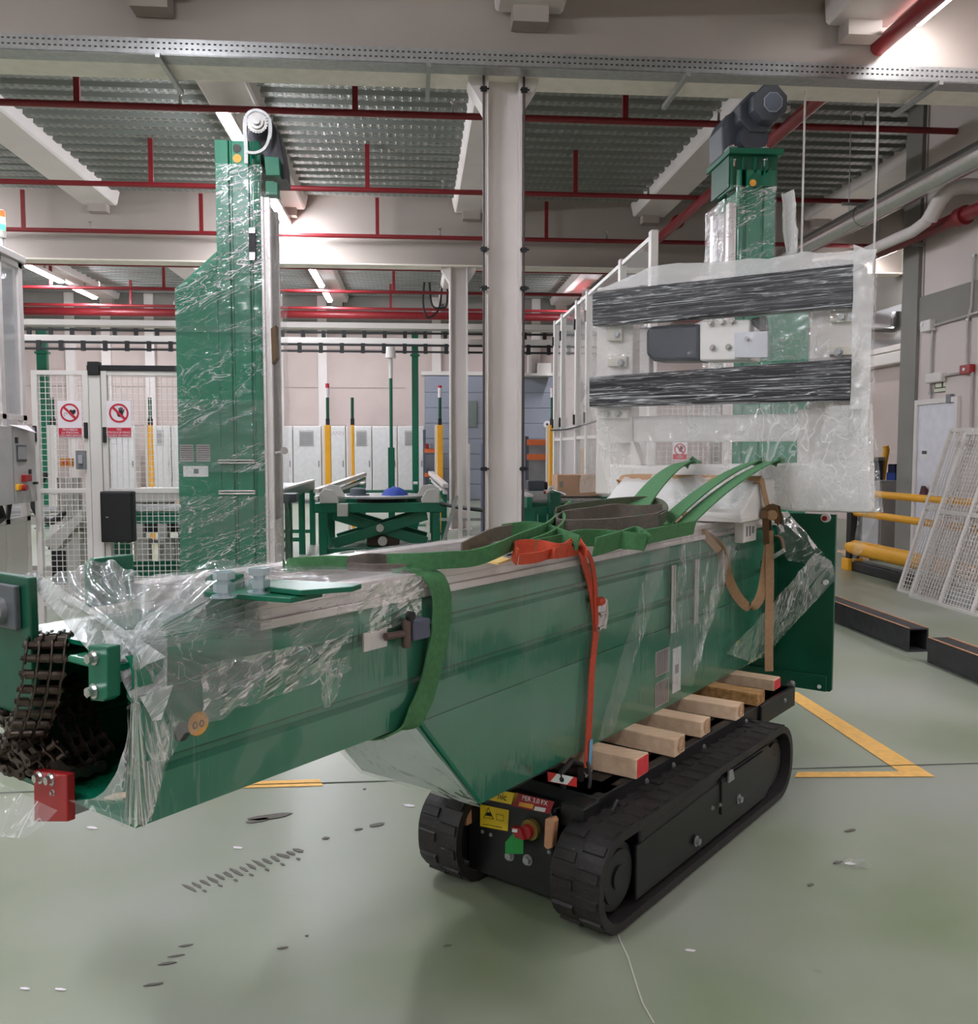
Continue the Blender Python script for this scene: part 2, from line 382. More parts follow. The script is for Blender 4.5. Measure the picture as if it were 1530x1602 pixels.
# H columns on the line x = .87
def column(y):
    c = struct('pillar', MB().box(.69, .72, y - .16, y + .16, 0, 5.2).box(1.02, 1.05, y - .16, y + .16, 0, 5.2).box(.72, 1.02, y - .01, y + .01, 0, 5.2), BEAMW)
    mb = MB()
    for sx, x in ((-1, .69), (1, 1.05)): mb.prism([(x, 5.2), (x + sx * .16, 5.2), (x + sx * .16, 5.15), (x, 4.9)], 1, y - .13, y + .13)
    part('haunch', mb, BEAMW, c, False)
    part('base_plate', MB().box(.6, 1.14, y - .24, y + .24, 0, .03), BEAMW, c, False)
    return c
pc = column(9.0); column(18.0)
for x, sx in ((.675, -1), (1.065, 1)):
    part('cable', MB().tube([(x, 8.83, 0), (x, 8.83, 5.2)], .012, 8), mat('dark_cable', (70, 52, 52), .5), pc)
    for z in (1.42, 3.18, 3.55, 5.06):
        mb = MB().box(x - .03, x + .03, 8.79, 8.83, z - .02, z + .02).tube([(x - .04, 8.8, z), (x + .05, 8.8, z)], .009, 6); part('cable_clip', mb, BLACK, pc)
# perforated tray along the near beam
ct = thing('cable_tray', 'long perforated galvanised cable tray running along the near roof beam', 'cable tray', (0, 8.7, 5.28))
part('tray_channel', MB().box(-12, 6.9, 8.56, 8.57, 5.17, 5.31).box(-12, 6.9, 8.56, 8.76, 5.165, 5.175).box(-12, 6.9, 8.75, 8.76, 5.17, 5.31), GALV, ct, False)
mb = MB()
for i in range(296):
    for z in (5.215, 5.265): mb.box(-8 + i * .05, -8 + i * .05 + .022, 8.555, 8.561, z, z + .012)
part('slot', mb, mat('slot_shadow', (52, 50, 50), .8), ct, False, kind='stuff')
for px, py in ((258, 104), (670, 118), (1065, 132), (1450, 145)):
    p = GZ(px, py, 5.14)
    part('bracket_arm', MB().box(p.x - .02, p.x + .02, 8.5, 9.35, 5.12, 5.165), GALV, ct, False)

# lamps
def make_light(x, y, L, z, label, m=None, w=1.0):
    t = thing('ceiling_light', label, 'ceiling light', (x, y, z), 'tube lamps under the roof')
    part('housing', MB().box(x - .09, x + .09, y - L / 2 - .05, y + L / 2 + .05, z + .02, z + .1), WHITE, t, False)
    part('diffuser', MB().prism([(x - .075 * w, z + .02), (x - .05 * w, z - .03), (x + .05 * w, z - .03), (x + .075 * w, z + .02)], 1, y - L / 2, y + L / 2), m or TUBE, t, False)
    part('bracket', MB().box(x - .02, x + .02, y - .02, y + .02, z + .1, 6.24 if y > 9 else (5.81 if z < 5.7 else 6.61)), GALV, t, False)
make_light(-2.46, 12.9, 1.4, 5.95, 'tube lamp beside the gear wheel on the left mast')
make_light(-2.46, 17.1, 1.8, 5.95, 'tube lamp just right of the wrapped left mast')
make_light(-2.46, 23.3, 2.2, 5.95, 'upper lamp of the pair above the lift table')
make_light(-2.46, 26.1, 1.3, 5.95, 'lower lamp of the pair above the lift table')
make_light(-9.1, 23.3, 2.0, 5.95, 'lamp touching the tall glazed cabinet, upper of the two on the left')
make_light(-9.1, 26.0, 1.5, 5.95, 'lower of the two lamps beside the glazed cabinet')
make_light(4.98, 8.12, 1.4, 5.84, 'lamp at the top right corner beside the thick red pipe', TUBE2, 1.0)
make_light(4.92, 25.5, 1.4, 5.95, 'small far lamp beside the white guard fence posts')
make_light(7.77, 18.9, 1.4, 5.95, 'lamp shining behind the wrapped fork frame', TUBE2)
make_light(9.2, 17.4, 1.2, 5.46, 'small lamp at the upper right edge of the wrapped fork frame', TUBE2)
for x in (-9.4, -2.46, 4.98):
    for y in (6.0 if x < 4 else 3.4, .6, -4.5):
        if x > 4 and y == .6: continue
        make_light(x, y, 1.4, 5.6 if x < 4 else 5.92, 'tube lamp under the roof over the near floor')

for x, y in ((-9.1, 12.9), (-9.1, 17.1), (8.9, 6.2), (8.9, 10.2)):  # unseen lamps added to brighten the middle of the hall
    make_light(x, y, 1.6, 5.95 if x < 0 else 5.6, 'added tube lamp out of view at the side of the hall')

# sprinkler pipes
PZ_ = 5.72
for i, (y, hp, lb) in enumerate(((11.35, (125, 557, 977, 1205), 'red sprinkler pipe closest behind the near roof beam'), (14.6, (-130, 237, 575, 900), 'second red sprinkler pipe behind the near roof beam'),
                             (17.7, (35, 314, 590, 855), 'third red sprinkler pipe, in front of the far roof beam'), (20.8, (203, 600, 1000), 'red sprinkler pipe just under the far roof beam'),
                             (23.8, (75, 253, 615), 'fifth red pipe from the camera, low behind the far lamps'), (26.6, (200, 610), 'farthest thin red sprinkler pipe'))):
    t = thing('sprinkler_pipe', lb, 'pipe', (0, y, PZ_), 'red sprinkler pipes across the roof')
    part('pipe_run', MB().tube([(-15.9, y, PZ_), (9.9, y, PZ_)], .042, 10), RED, t)
    for px in hp:
        x = GY(px, 300, y).x
        part('hanger', MB().box(x - .035, x + .035, y - .02, y + .02, PZ_, 6.45), RED, t, False)
        part('sprinkler_head', MB().tube([(x + 1.2, y, PZ_ + .04), (x + 1.2, y, PZ_ + .14), (x + 1.2, y, PZ_ + .17)], [.02, .015, .04], 8), STEEL, t)
t = thing('sprinkler_main', 'thick red pipe running up diagonally past the right mast motor', 'pipe', (4.72, 15, 5.7))
part('pipe_run', MB().tube([(4.68, 2, 5.66), (4.68, 26.8, 5.66)], .082, 16), RED, t)
for y in (9.6, 16.1, 22): part('coupling', MB().tube([(4.72, y - .07, 5.7), (4.72, y + .07, 5.7)], .12, 16), RED, t)
for y in (9.75, 14.0): part('clamp_ring', MB().tube([(4.72, y - .02, 5.7), (4.72, y + .02, 5.7)], .09, 16).tube([(4.72, y, 5.7), (4.72, y, 6.22)], .008, 6), GALV, t)
t = thing('fire_main', 'red pipe sloping along the upper right wall under the silver duct', 'pipe', (6.78, 12, 4.5))
part('pipe_run', MB().tube([(6.78, 2, 4.5), (6.78, 17.5, 4.5)], .085, 16), RED, t)
for y in (10.8, 14.6): part('coupling', MB().tube([(6.78, y - .07, 4.5), (6.78, y + .07, 4.5)], .12, 16), RED, t)
for y in (9.2, 11.9): part('wall_bracket', MB().box(6.76, 6.94, y - .02, y + .02, 4.38, 4.42), GALV, t, False)
for y, z in ((19.6, 4.25), (20.2, 4.75)):
    t = thing('red_pipe', 'red pipe crossing the gap right of the wrapped frame, %s' % ('lower one' if z < 4.5 else 'upper one'), 'pipe', (9, y, z))
    part('pipe_run', MB().tube([(6, y, z), (9.7, y, z)], .09, 12), RED, t)
    part('clamp_ring', MB().tube([(8.4, y, z), (8.45, y, z)], .11, 12), GALV, t)
t = thing('air_duct', 'silver round air duct running along the upper right', 'duct', (6.3, 14, 4.78))
part('duct_tube', MB().tube([(6.3, 3, 4.9), (6.3, 24, 4.9)], .15, 20), STEEL, t)
for y in (8.2, 12.4, 16.6, 20.8):
    part('duct_joint', MB().tube([(6.3, y - .03, 4.9), (6.3, y + .03, 4.9)], .16, 20), STEEL, t)
    part('hanger', MB().tube([(6.1, y, 4.95), (6.1, y, 6.5)], .008, 6).tube([(6.5, y, 4.95), (6.5, y, 6.5)], .008, 6).box(6.0, 6.6, y - .02, y + .02, 5.04, 5.08), GALV, t)
t = thing('white_pipe', 'pale pipe with an elbow running beneath the silver duct', 'pipe', (6.5, 14, 4.45))
part('pipe_run', MB().tube([(6.55, 10.9, 4.72), (6.5, 10.98, 4.6), (6.48, 11.1, 4.5), (6.48, 11.4, 4.45), (6.48, 22, 4.45)], .075, 14), BEAMW, t)
part('elbow', MB().tube([(6.95, 10.75, 4.85), (6.75, 10.75, 4.85), (6.6, 10.8, 4.82), (6.53, 10.9, 4.7), (6.5, 11.05, 4.52)], .095, 14), BEAMW, t)
t = thing('wall_pipes', 'silver bent pipes behind the gap right of the wrapped frame', 'pipe', (8.6, 17, 4.0))
part('bend', MB().tube([(8.6, 17, 4.3), (8.6, 17, 4.0), (8.7, 17, 3.9), (9.3, 17, 3.9), (9.4, 17, 4.0), (9.4, 17, 4.3)], .11, 12), STEEL, t)
for px, y, z0 in ((1256, 8.95, 3.0), (1370, 8.9, 2.9), (1372, 13.0, 3.9)):
    x = GY(px, 300, y).x
    solo('suspension_rod', MB().tube([(x, y, z0), (x, y, 5.2 if y < 9.2 else 6.5)], .011, 8), WHITE,
         'thin vertical hanging rod %s' % {1256: 'right of the right mast motor', 1370: 'near the right corner of the wrapped frame'}.get(px, 'farther back by the silver duct'), 'rod')
# strip joints in the floor and paint marks
def flat(name, pts, m, z=.002, th=.0015):
    part(name, MB().extr([(p[0], p[1], z) for p in pts], (0, 0, th)), m, floor, False)
def fl(*px): return [GZ(*p) for p in px]
LINEM = mat('floor_joint', (96, 100, 92), .7)
flat('floor_joint', [(-9, 4.262), (9, 4.262), (9, 4.272), (-9, 4.272)], LINEM)
flat('painted_line', fl((1222, 1083), (1247, 1083), (1463, 1216), (1418, 1216)), YELT)
flat('painted_line', fl((1248, 1209), (1412, 1208), (1463, 1216), (1243, 1217)), YELT, .003)
flat('painted_line', fl((376, 1224), (500, 1220), (506, 1230), (360, 1234)), YELT)
MARK = mat('rubber_mark', (104, 98, 92), .7, 0, .15, 40)
def blob(px, py, a, b, rot, seed):
    rnd = random.Random(seed); pts = []
    for k in range(12):
        an = 2 * pi * k / 12; r = .75 + .4 * rnd.random()
        x = cos(an) * a * r; y = sin(an) * b * r
        pts.append(GZ(px + x * cos(rot) - y * sin(rot), py + x * sin(rot) + y * cos(rot)))
    return pts
for k in range(15):
    x = 296 + k * 12.2; y = 1390 - k * 4.2
    flat('tyre_mark', blob(x, y, 9 + 3 * (k % 3 == 0), 2.4, .45 if k < 12 else .2, k), MARK)
    if k % 2: flat('tyre_mark', blob(x + 12, y + 9, 4, 1.6, .3, k + 50), MARK)
for k, (x, y, a, b) in enumerate(((425, 1278, 40, 4), (405, 1284, 20, 3), (590, 1291, 12, 2.4), (560, 1298, 7, 1.6), (510, 1312, 6, 2), (290, 1480, 12, 1.5), (276, 1496, 14, 1.2), (262, 1508, 16, 1.6),
                                 (240, 1541, 16, 1.8), (442, 1484, 10, 1.4), (480, 1465, 3, 1.5), (570, 1195 + 40, 3, 1), (1330, 1300, 10, 2), (1130, 1690, 8, 2), (700, 1480, 6, 1.5), (1310, 1350, 8, 2), (1268, 1385, 5, 2))):
    flat('tyre_mark', blob(x, y, a, b, -.15, k + 90), MARK)
CRK = mat('pale_crack', (196, 192, 184), .7)
cr = [(962, 1446), (968, 1470), (982, 1500), (994, 1540), (1004, 1570), (1022, 1602)]
for a, b in zip(cr, cr[1:]): flat('crack', [GZ(a[0], a[1]), GZ(b[0], b[1]), GZ(b[0] + 2.5, b[1]), GZ(a[0] + 2, a[1])], CRK)
for k, (x, y) in enumerate(((372, 1327), (40, 1548), (95, 1549), (145, 1296), (1080, 1488), (640, 1261), (1330, 1352))):
    flat('paper_scrap', blob(x, y, 9, 2, .1, k + 200), SIGNW)

# ---------------------------------------------------------------- masts (one shape, three of them)
PROF = [(0, .826), (0, .924), (-.02, .934), (-.02, .946), (0, .958), (0, 1.084), (-.02, 1.094), (-.02, 1.106), (0, 1.118), (0, 1.145), (-.006, 1.165), (-.022, 1.18)]
def mast(fr, label, loc, s1=2.85, zb=.45, rail0=-.87):
    """fr(s, t, z): s runs from the tip to the foot, t is outward on the seen side, z towards the rails"""
    T = thing('lifting_mast', label, 'mast', loc)
    s0 = -1.194
    def side(sg):
        q = lambda t: t if sg > 0 else -.515 - t
        mb = MB(fr); n = len(PROF)
        out = [(q(t), z) for t, z in PROF]; inn = [(q(t - .006), z) for t, z in PROF]
        mb.add([(s, t, z) for s in (s0, s1) for t, z in out + inn],
               [(i, i + 1, 2 * n + i + 1, 2 * n + i) for i in range(n - 1)] + [(n + i, n + i + 1, 3 * n + i + 1, 3 * n + i) for i in range(n - 1)] +
               [(i, i + 1, n + i + 1, n + i) for i in range(n - 1)] + [(2 * n + i, 2 * n + i + 1, 3 * n + i + 1, 3 * n + i) for i in range(n - 1)] +
               [(0, n, 3 * n, 2 * n), (n - 1, 2 * n - 1, 4 * n - 1, 3 * n - 1)])
        part('side_panel', mb, GREEN, T)
        a, b = (-.008, .0) if sg > 0 else (-.515, -.507)
        mb = MB(fr); g = [(-.3, .822), (0, .482), (s1, zb), (s1, .822)]
        mb.add([(s, t, z) for t in (a, b) for s, z in g], [(0, 1, 2, 3), (4, 5, 6, 7), (0, 1, 5, 4), (1, 2, 6, 5), (2, 3, 7, 6), (3, 0, 4, 7)])
        part('gusset_plate', mb, GREEN, T, False, .003)
    side(1); side(-1)
    part('back_plate', MB(fr).box(s0, -.3, -.507, -.008, .822, .834), GREEN, T, False)
    mb = MB(fr); mb.add([(s, t, z) for t in (-.507, -.008) for s, z in ((-.3, .83), (0, .49), (0, .483), (-.308, .822))], [(0, 1, 2, 3), (4, 5, 6, 7), (0, 1, 5, 4), (1, 2, 6, 5), (2, 3, 7, 6), (3, 0, 4, 7)])
    part('slant_plate', mb, GREEN, T, False)
    mb = MB(fr); mb.add([(s, t, z) for t in (-.507, -.008) for s, z in ((0, .49), (s1, zb + .008), (s1, zb), (0, .483))], [(0, 1, 2, 3), (4, 5, 6, 7), (0, 1, 5, 4), (1, 2, 6, 5), (2, 3, 7, 6), (3, 0, 4, 7)])
    part('deep_plate', mb, GREEN, T, False)
    part('top_plate', MB(fr).box(s0 + .02, s1, -.494, -.022, 1.172, 1.182), GREEN, T, False)
    for a, b in ((-.078, .004), (-.519, -.437)):
        part('guide_rail', MB(fr).box(rail0, s1 - .02, a, b, 1.182, 1.203).box(rail0, s1 - .02, a + .01, b - .014, 1.203, 1.228).box(rail0, s1 - .02, a, b - .008, 1.228, 1.252), ALU, T, False, .002)
    part('rail_cover', MB(fr).box(rail0 + .02, s1 - .1, -.436, -.079, 1.184, 1.205), mat('dull_grey_cover', (150, 142, 138), .5, .2, .08, 5), T, False)
    # stickers low on the deep side and two bright handle bars
    part('label_sticker', MB(fr).box(1.447, 1.535, .001, .003, .515, .717), STICK, T, False)
    mb = MB(fr).box(1.47, 1.51, .003, .0034, .6, .64); part('code_patch', mb, GREY, T, False)
    mb = MB(fr).box(1.27, 1.41, .001, .0025, .49, .6).box(1.27, 1.41, .001, .0025, .625, .735); part('text_sticker', mb, mat('grey_sticker', (168, 160, 158), .5), T, False)
    mb = MB(fr)
    for k in range(7):
        for a, b in ((.495, .596), (.63, .731)): mb.box(1.28 + k * .018, 1.289 + k * .018, .0025, .003, a, b)
    part('printed_lines', mb, mat('dark_print', (84, 78, 78), .6), T, False, kind='stuff')
    for s in (1.4, 1.655):
        mb = MB(fr)
        for k in (0, .022): mb.tube([(s + k, .016, .8), (s + k, .016, 1.1)], .008, 8)
        mb.box(s - .005, s + .027, 0, .012, .8, .82).box(s - .005, s + .027, 0, .012, 1.08, 1.1)
        part('cable_bar', mb, STEEL, T)
    return T
def crumple(fn, nrm, nu, nv, amp, fq, seed=0):
    off = V((seed * 7.1, seed * 3.3, 0)); nrm = V(nrm)
    def g(u, v):
        p = V(fn(u, v)); w = noise.noise(p * fq + off) + .6 * noise.noise(p * fq * 2.7 + off)
        return p + nrm * (w * amp + amp * 1.2)
    return MB().sheet(g, nu, nv)

LM = mast(ms, 'green machine mast lying across the tracked carrier, wrapped in clear film', ms(0, 0, 0))
# tip fittings
def tq(px, py, s): return ml(SP(px, py, s))[1:]
def tz(pts, s): return [tq(x, y, s) for x, y in pts]
mb = MB(ms).box(-1.225, -1.05, tq(105, 1025, -1.225)[0], -.03, 1.15, 1.165); part('tip_plate', mb, GREEN, LM, False, .004)
mb = MB(ms).prism(tz([(138, 1086), (142, 1096), (160, 1098), (168, 1092), (168, 1012), (137, 1010)], -1.235), 0, -1.235, -1.205); clampb = part('clamp_bar', mb, GREEN2, LM, False, .003)
bolts('bolt', [(SP(148, y, -1.235), -MU, .011, .014) for y in (1029, 1081)], STEEL, clampb)
t0 = tq(48, 1000, -1.23)[0]
mb = MB(ms).box(-1.23, -1.21, -.95, t0, 1.0, 1.32); hp = part('sprocket_housing', mb, DGREEN, LM, False, .004)
part('housing_face', MB(ms).box(-1.245, -1.23, -.95, t0 - .035, 1.2, 1.3), mat('slate_plate', (84, 88, 92), .45), hp, False, .004)
part('housing_ring', MB().disc(SP(-2, 955, -1.25), MU, .03, .02, 20), GALV, hp)
mb = MB(ms).prism(tz([(53, 1286), (105, 1286), (104, 1212), (52, 1205)], -1.22), 0, -1.22, -1.2); rb = part('red_bracket', mb, REDP, LM, False, .003, label='red painted end bracket')
bolts('bolt', [(SP(63, 1216, -1.22), -MU, .01, .012), (SP(81, 1219, -1.22), -MU, .01, .012), (SP(84, 1240, -1.22), -MU, .005, .006)], STEEL, rb)
part('support_foot', MB(ms).box(-1.2, -1.1, -.3, -.25, .79, .825), GALV, LM, False)
part('wood_sliver', MB().extr([GZ(*p, .836) for p in ((163, 1250), (178, 1244), (200, 1241), (196, 1249), (180, 1252))], (0, 0, .004)), WOOD, LM, False)
# orange sticker with two hooks
part('lifting_sticker', MB().disc(TP(310, 1132, .003), MN, .026, .002, 28), ORSTK, LM)
mb = MB(); c = TP(310, 1132, .004); ex, ez = MU, ZU
for dx in (-.008, .009):
    pts = [c + ex * (dx + .005 * cos(a)) + ez * (-.002 + .007 * sin(a)) for a in [k * pi / 5 for k in range(10)]]
    mb.tube(pts, .0016, 5, True, True)
part('sticker_symbol', mb, INK, LM)
mb = MB().disc(TP(285, 1145, .002), MN, .02, .003, 20); part('plug_hole', mb, BLACK, LM)
# far lugs
mb = MB(ms).prism([(-.99, 1.2), (-.99, 1.31), (-.97, 1.325), (-.86, 1.325), (-.86, 1.2)], 1, -.53, -.51); part('lug_plate', mb, GREEN2, LM, False, .004)
mb = MB(ms).prism([(-.16, 1.2), (-.16, 1.295), (-.13, 1.31), (-.06, 1.31), (-.05, 1.2)], 0, -.9, -.86); part('lug_plate', mb, GREEN2, LM, False, .004)
# limit switch on the side
sw = part('switch_plate', MB(ms).box(-.53, -.44, .002, .008, 1.07, 1.12), ALU, LM, False)
part('switch_arm', MB().tube([ms(-.46, .02, 1.1), ms(-.4, .03, 1.1)], .011, 10).tube([ms(-.385, .03, 1.06), ms(-.385, .03, 1.14)], .013, 10), mat('bronze_fitting', (112, 94, 86), .35, .6), sw)
part('switch_body', MB(ms).box(-.37, -.3, .005, .045, 1.075, 1.13), mat('slate_blue_box', (88, 90, 110), .45), sw, False, .004)
part('switch_roller', MB().disc(ms(-.385, .045, 1.148), MN, .014, .014, 16), BLACK, sw)
part('fixing_plate', MB(ms).box(-.3, -.26, .002, .01, 1.07, 1.115), ALU, LM, False)
# foot plate at the base
fp = part('foot_plate', MB(ms).prism([(-.6, .262), (.315, .262), (.325, .272), (.325, 1.25), (-.6, 1.25)], 0, 2.85, 2.875), DGREEN, LM, False, .003)
part('foot_rib', MB(ms).box(2.6, 2.85, .0, .012, .45, 1.0), DGREEN, LM, False)
part('foot_strip', MB(ms).box(2.835, 2.85, -.6, .3, .262, .352), DGREEN, fp, False, .003)
mb = MB()
bolt(mb, SP(1238, 1070, 2.835), -MU, .018, .02); part('bolt', mb, STEEL, fp)
for px, py, r in ((1292, 810, .026), (1292, 911, .014), (1282, 1074, .011)): part('white_plug', MB().disc(SP(px, py, 2.838), MU, r, .016, 16), STICK, fp)
part('red_plug', MB().disc(SP(1290, 811, 2.825), MU, .014, .012, 14), REDP, fp)
# loose film: crumpled over the tip, draped on the sides and at the foot
def zlow(s): return .83 if s < -.3 else (.83 - (s + .3) / .3 * .345 if s < 0 else .485 - s * .01)
part('stretch_film', crumple(lambda u, v: ms(-1.18 + 3.9 * u, .008, zlow(-1.18 + 3.9 * u) + (1.19 - zlow(-1.18 + 3.9 * u)) * v), MN, 110, 20, .003, 7, 2), FILMV, LM, True, label='clear stretch film over the side')
def patch(pts4, nrm, amp, fq, m, seed, nu=30, nv=22, sag=0):
    a, b, c, d = [V(p) for p in pts4]
    fn = lambda u, v: a * (1 - u) * (1 - v) + b * u * (1 - v) + c * u * v + d * (1 - u) * v - ZU * sag * 4 * u * (1 - u)
    part('stretch_film', crumple(fn, nrm, nu, nv, amp, fq, seed), m, LM, True)
# crumpled knot of film over the tip corner, with stretched tongues to housing, lugs and side
patch((ms(-1.2, -.03, 1.06), ms(-.6, .012, 1.02), ms(-.55, -.01, 1.24), ms(-1.15, -.06, 1.2)), MN * .7 + ZU * .7, .016, 11, FILMD, 3, 44, 30)
patch((ms(-1.21, -.12, 1.19), ms(-.7, -.05, 1.24), ms(-.62, -.45, 1.27), ms(-1.0, -.42, 1.22)), ZU, .016, 10, FILMD, 4, 40, 30)
patch((ms(-.9, -.06, 1.3), ms(-1.0, -.0, 1.12), ms(-.85, .01, 1.12), ms(-.86, -.06, 1.3)), MN, .01, 14, FILMF, 8)
patch((ms(-1.2, .004, 1.1), ms(-1.08, .016, 1.02), ms(-1.13, .012, .95), ms(-1.17, .006, .96)), MN, .006, 18, FILMF, 9)
patch((ms(-1.2, .0, .835), ms(-1.17, .008, .835), ms(-1.1, .012, 1.03), ms(-1.145, .012, 1.03)), MN, .004, 18, FILMH, 10, 8, 30)
patch((ms(-1.21, -.22, .84), ms(-1.21, .0, .83), ms(-1.2, -.0, 1.08), ms(-1.2, -.03, .88)), -MU, .006, 14, FILMH, 11)
patch((ms(-1.24, -.7, .83), ms(-1.24, -.2, .82), ms(-1.28, -.26, .76), ms(-1.35, -.7, .68)), ZU - MU, .012, 6, FILMH, 12)
patch((ms(-1.05, .012, 1.02), ms(-.72, .012, 1.03), ms(-.6, .012, 1.13), ms(-1.05, .012, 1.14)), MN, .012, 16, FILMD, 13)
patch((ms(-.7, .012, .96), ms(-.66, .012, .96), ms(-.62, .02, 1.08), ms(-.72, .02, 1.08)), MN, .012, 20, FILMF, 14)
# pleats pulled tight from the knot at the top corner of the tip
def fan(k, arc, seed, m=FILMP, amp=.01, frq=60, nrm=None):
    k = V(k); A, _ = smooth(arc, MN, 8); n = len(A) - 1; nr = nrm or (-MU * .3 + MN * .4 + ZU * .6)
    def fn(u, v):
        f = u * n; i = min(int(f), n - 1); e = A[i].lerp(A[i + 1], f - i); w = .05 + .95 * v
        p = k + (e - k) * w
        return p + nr * (amp * w ** .5 * sin(u * frq + 3 * noise.noise(V((u * 6, v * 2, seed)))) + .03 * sin(pi * v) * noise.noise(V((u * 4, v * 1.5, seed + 3))))
    part('stretch_film', MB().sheet(fn, n * 6, 26), m, LM, True)
KN = SP(205, 1005, -1.19) + MN * .01
fan(KN, [ms(-1.2, -.405, 1.3), ms(-1.12, -.45, 1.3), ms(-.95, -.5, 1.32), ms(-.93, -.35, 1.29), ms(-.88, -.14, 1.31), ms(-.86, -.05, 1.3)], 1)
fan(KN, [ms(-.86, -.05, 1.3), ms(-.84, .0, 1.25), ms(-.84, .008, 1.19), ms(-.85, .012, 1.1), ms(-.95, .014, 1.02), ms(-1.1, .012, .99)], 2, frq=80)
fan(KN, [ms(-1.12, .012, 1.0), ms(-1.14, .01, .92), ms(-1.17, .006, .835), ms(-1.2, .0, .83), ms(-1.21, -.02, .84)], 3, frq=40)
def sp4(*q): return tuple(SP(x, y, s) for x, y, s in q)
patch(sp4((40, 902, -1.2), (62, 900, -1.2), (262, 1030, -1.15), (190, 1075, -1.19)), -MU * .5 + ZU * .5, .012, 14, FILMK, 70, 14, 40)
patch(sp4((160, 985, -1.2), (262, 985, -1.1), (262, 1075, -1.12), (205, 1090, -1.19)), -MU * .4 + MN * .5, .012, 16, FILMK, 71, 26, 26)
patch(sp4((215, 1090, -1.19), (268, 1070, -1.13), (250, 1125, -1.15), (236, 1128, -1.16)), MN, .006, 18, FILMK, 72, 14, 14)
patch(sp4((190, 1005, -1.19), (215, 1035, -1.18), (345, 940, -.9), (318, 912, -.9)), ZU * .7 - MU * .4, .012, 14, FILMK, 73, 10, 40)
# film over the top between the rails
patch((ms(-.9, .0, 1.254), ms(.9, .0, 1.254), ms(.9, -.5, 1.254), ms(-.9, -.5, 1.254)), ZU, .006, 9, FILMH, 15, 60, 20)
patch((ms(-.52, .006, 1.12), ms(-.3, .006, 1.12), ms(-.3, .006, 1.25), ms(-.6, .006, 1.25)), MN, .01, 16, FILMD, 16)
patch((ms(.3, .006, 1.17), ms(1.35, .006, 1.17), ms(1.35, -.02, 1.262), ms(.3, -.02, 1.262)), MN + ZU, .006, 16, FILMD, 17, 60, 8)
# slanted underside of the deep part and its creases
patch((ms(-.32, .0, .82), ms(.0, .003, .475), ms(.0, -.52, .475), ms(-.34, -.52, .82)), -MU * .7 - ZU * .7, .003, 8, FILMH, 18)
# draped folds on the deep side
patch((ms(.72, .012, .5), ms(.84, .014, .5), ms(1.35, .02, 1.2), ms(1.2, .02, 1.23)), MN, .01, 12, FILMG, 19, 12, 50)
patch((ms(1.3, .012, .6), ms(1.6, .012, .52), ms(2.15, .03, 1.22), ms(1.42, .03, 1.24)), MN, .014, 7, FILMG, 20, 30, 40)
patch((ms(1.6, .014, .62), ms(1.68, .014, .62), ms(2.1, .03, 1.1), ms(1.95, .03, 1.15)), MN, .012, 12, FILMG, 21, 12, 40)
patch((ms(2.0, .03, .6), ms(2.3, .04, .5), ms(2.8, .3, 1.0), ms(2.7, .25, 1.05)), MN, .012, 9, FILMG, 22, 30, 30)
patch((ms(2.3, .03, .48), ms(2.5, .06, .5), ms(2.82, .33, .9), ms(2.8, .31, 1.0)), MN, .008, 9, FILMG, 23, 30, 24)
patch((ms(2.7, .1, 1.0), ms(2.84, .33, .95), ms(2.7, .1, 1.27), ms(2.55, .05, 1.27)), MN * .6 - MU * .6, .02, 11, FILMD, 24)

# ---------------------------------------------------------------- the two standing masts
yA, xA = 7.6, -1.18
def frA(s, t, z): return V((xA + (z - 1.25), yA - t, 2.92 - s))
LA = mast(frA, 'green mast standing upright, wrapped in film, with a bare gear wheel on top', (xA - .3, yA + .25, 0), 2.9, .47, -.75)
part('foot_plate', MB().box(xA - .85, xA + .1, yA - .02, yA + .56, 0, .03), GREEN2, LA, False)
for (s, z, m) in ((-1.13, 1.0, mat('dark_hole', (60, 62, 58), .7)), (-1.05, 1.0, ORSTK)):
    part('end_disc', MB().disc(frA(s, .001, z), (0, 1, 0), .034, .008, 20), m, LA)
P = GY(403, 193, yA - .06)
sp = part('gear_wheel', MB().disc(P, (0, 1, 0), .072, .05, 28).disc(P - V((0, .03, 0)), (0, 1, 0), .055, .03, 24).disc(P - V((0, .05, 0)), (0, 1, 0), .03, .04, 20), STEEL, LA)
mb = MB()
for k in range(22):
    a = 2 * pi * k / 22; mb.disc(P + V((cos(a) * .075, 0, sin(a) * .075)), (0, 1, 0), .011, .04, 6)
part('gear_teeth', mb, STEEL, sp, kind='stuff')
mb = MB()
arc = [(-.095, -.32), (-.095, -.18), (-.1, 0), (-.07, .075), (0, .1), (.08, .06), (.1, -.03), (.09, -.12), (.05, -.2), (-.02, -.235), (-.09, -.23)]
pts, _ = smooth([P + V((a, 0, b)) for a, b in arc], MN, 4)
for a, b in zip(pts, pts[1:]): mb.bar(a, b, .03, .022, True)
part('drive_chain', mb, GALV, LA)
q = lambda px, py: (GY(px, py, yA).x, GY(px, py, yA).z)
mb = MB().prism([q(385, 205), q(395, 183), q(420, 180), q(436, 205), q(444, 250), q(446, 278), q(425, 278), q(410, 240), q(390, 238)], 1, yA + .04, yA + .36)
part('motor_cover', mb, mat('charcoal_cover', (58, 58, 66), .4, 0, .1, 8), LA, False, .012)
mb = MB().prism([q(415, 248), q(438, 250), q(440, 278), q(418, 278)], 1, yA - .06, yA + .1).prism([q(416, 284), q(435, 286), q(435, 306), q(416, 306)], 1, yA - .02, yA + .1)
part('bracket', mb, GREEN2, LA, False, .004)
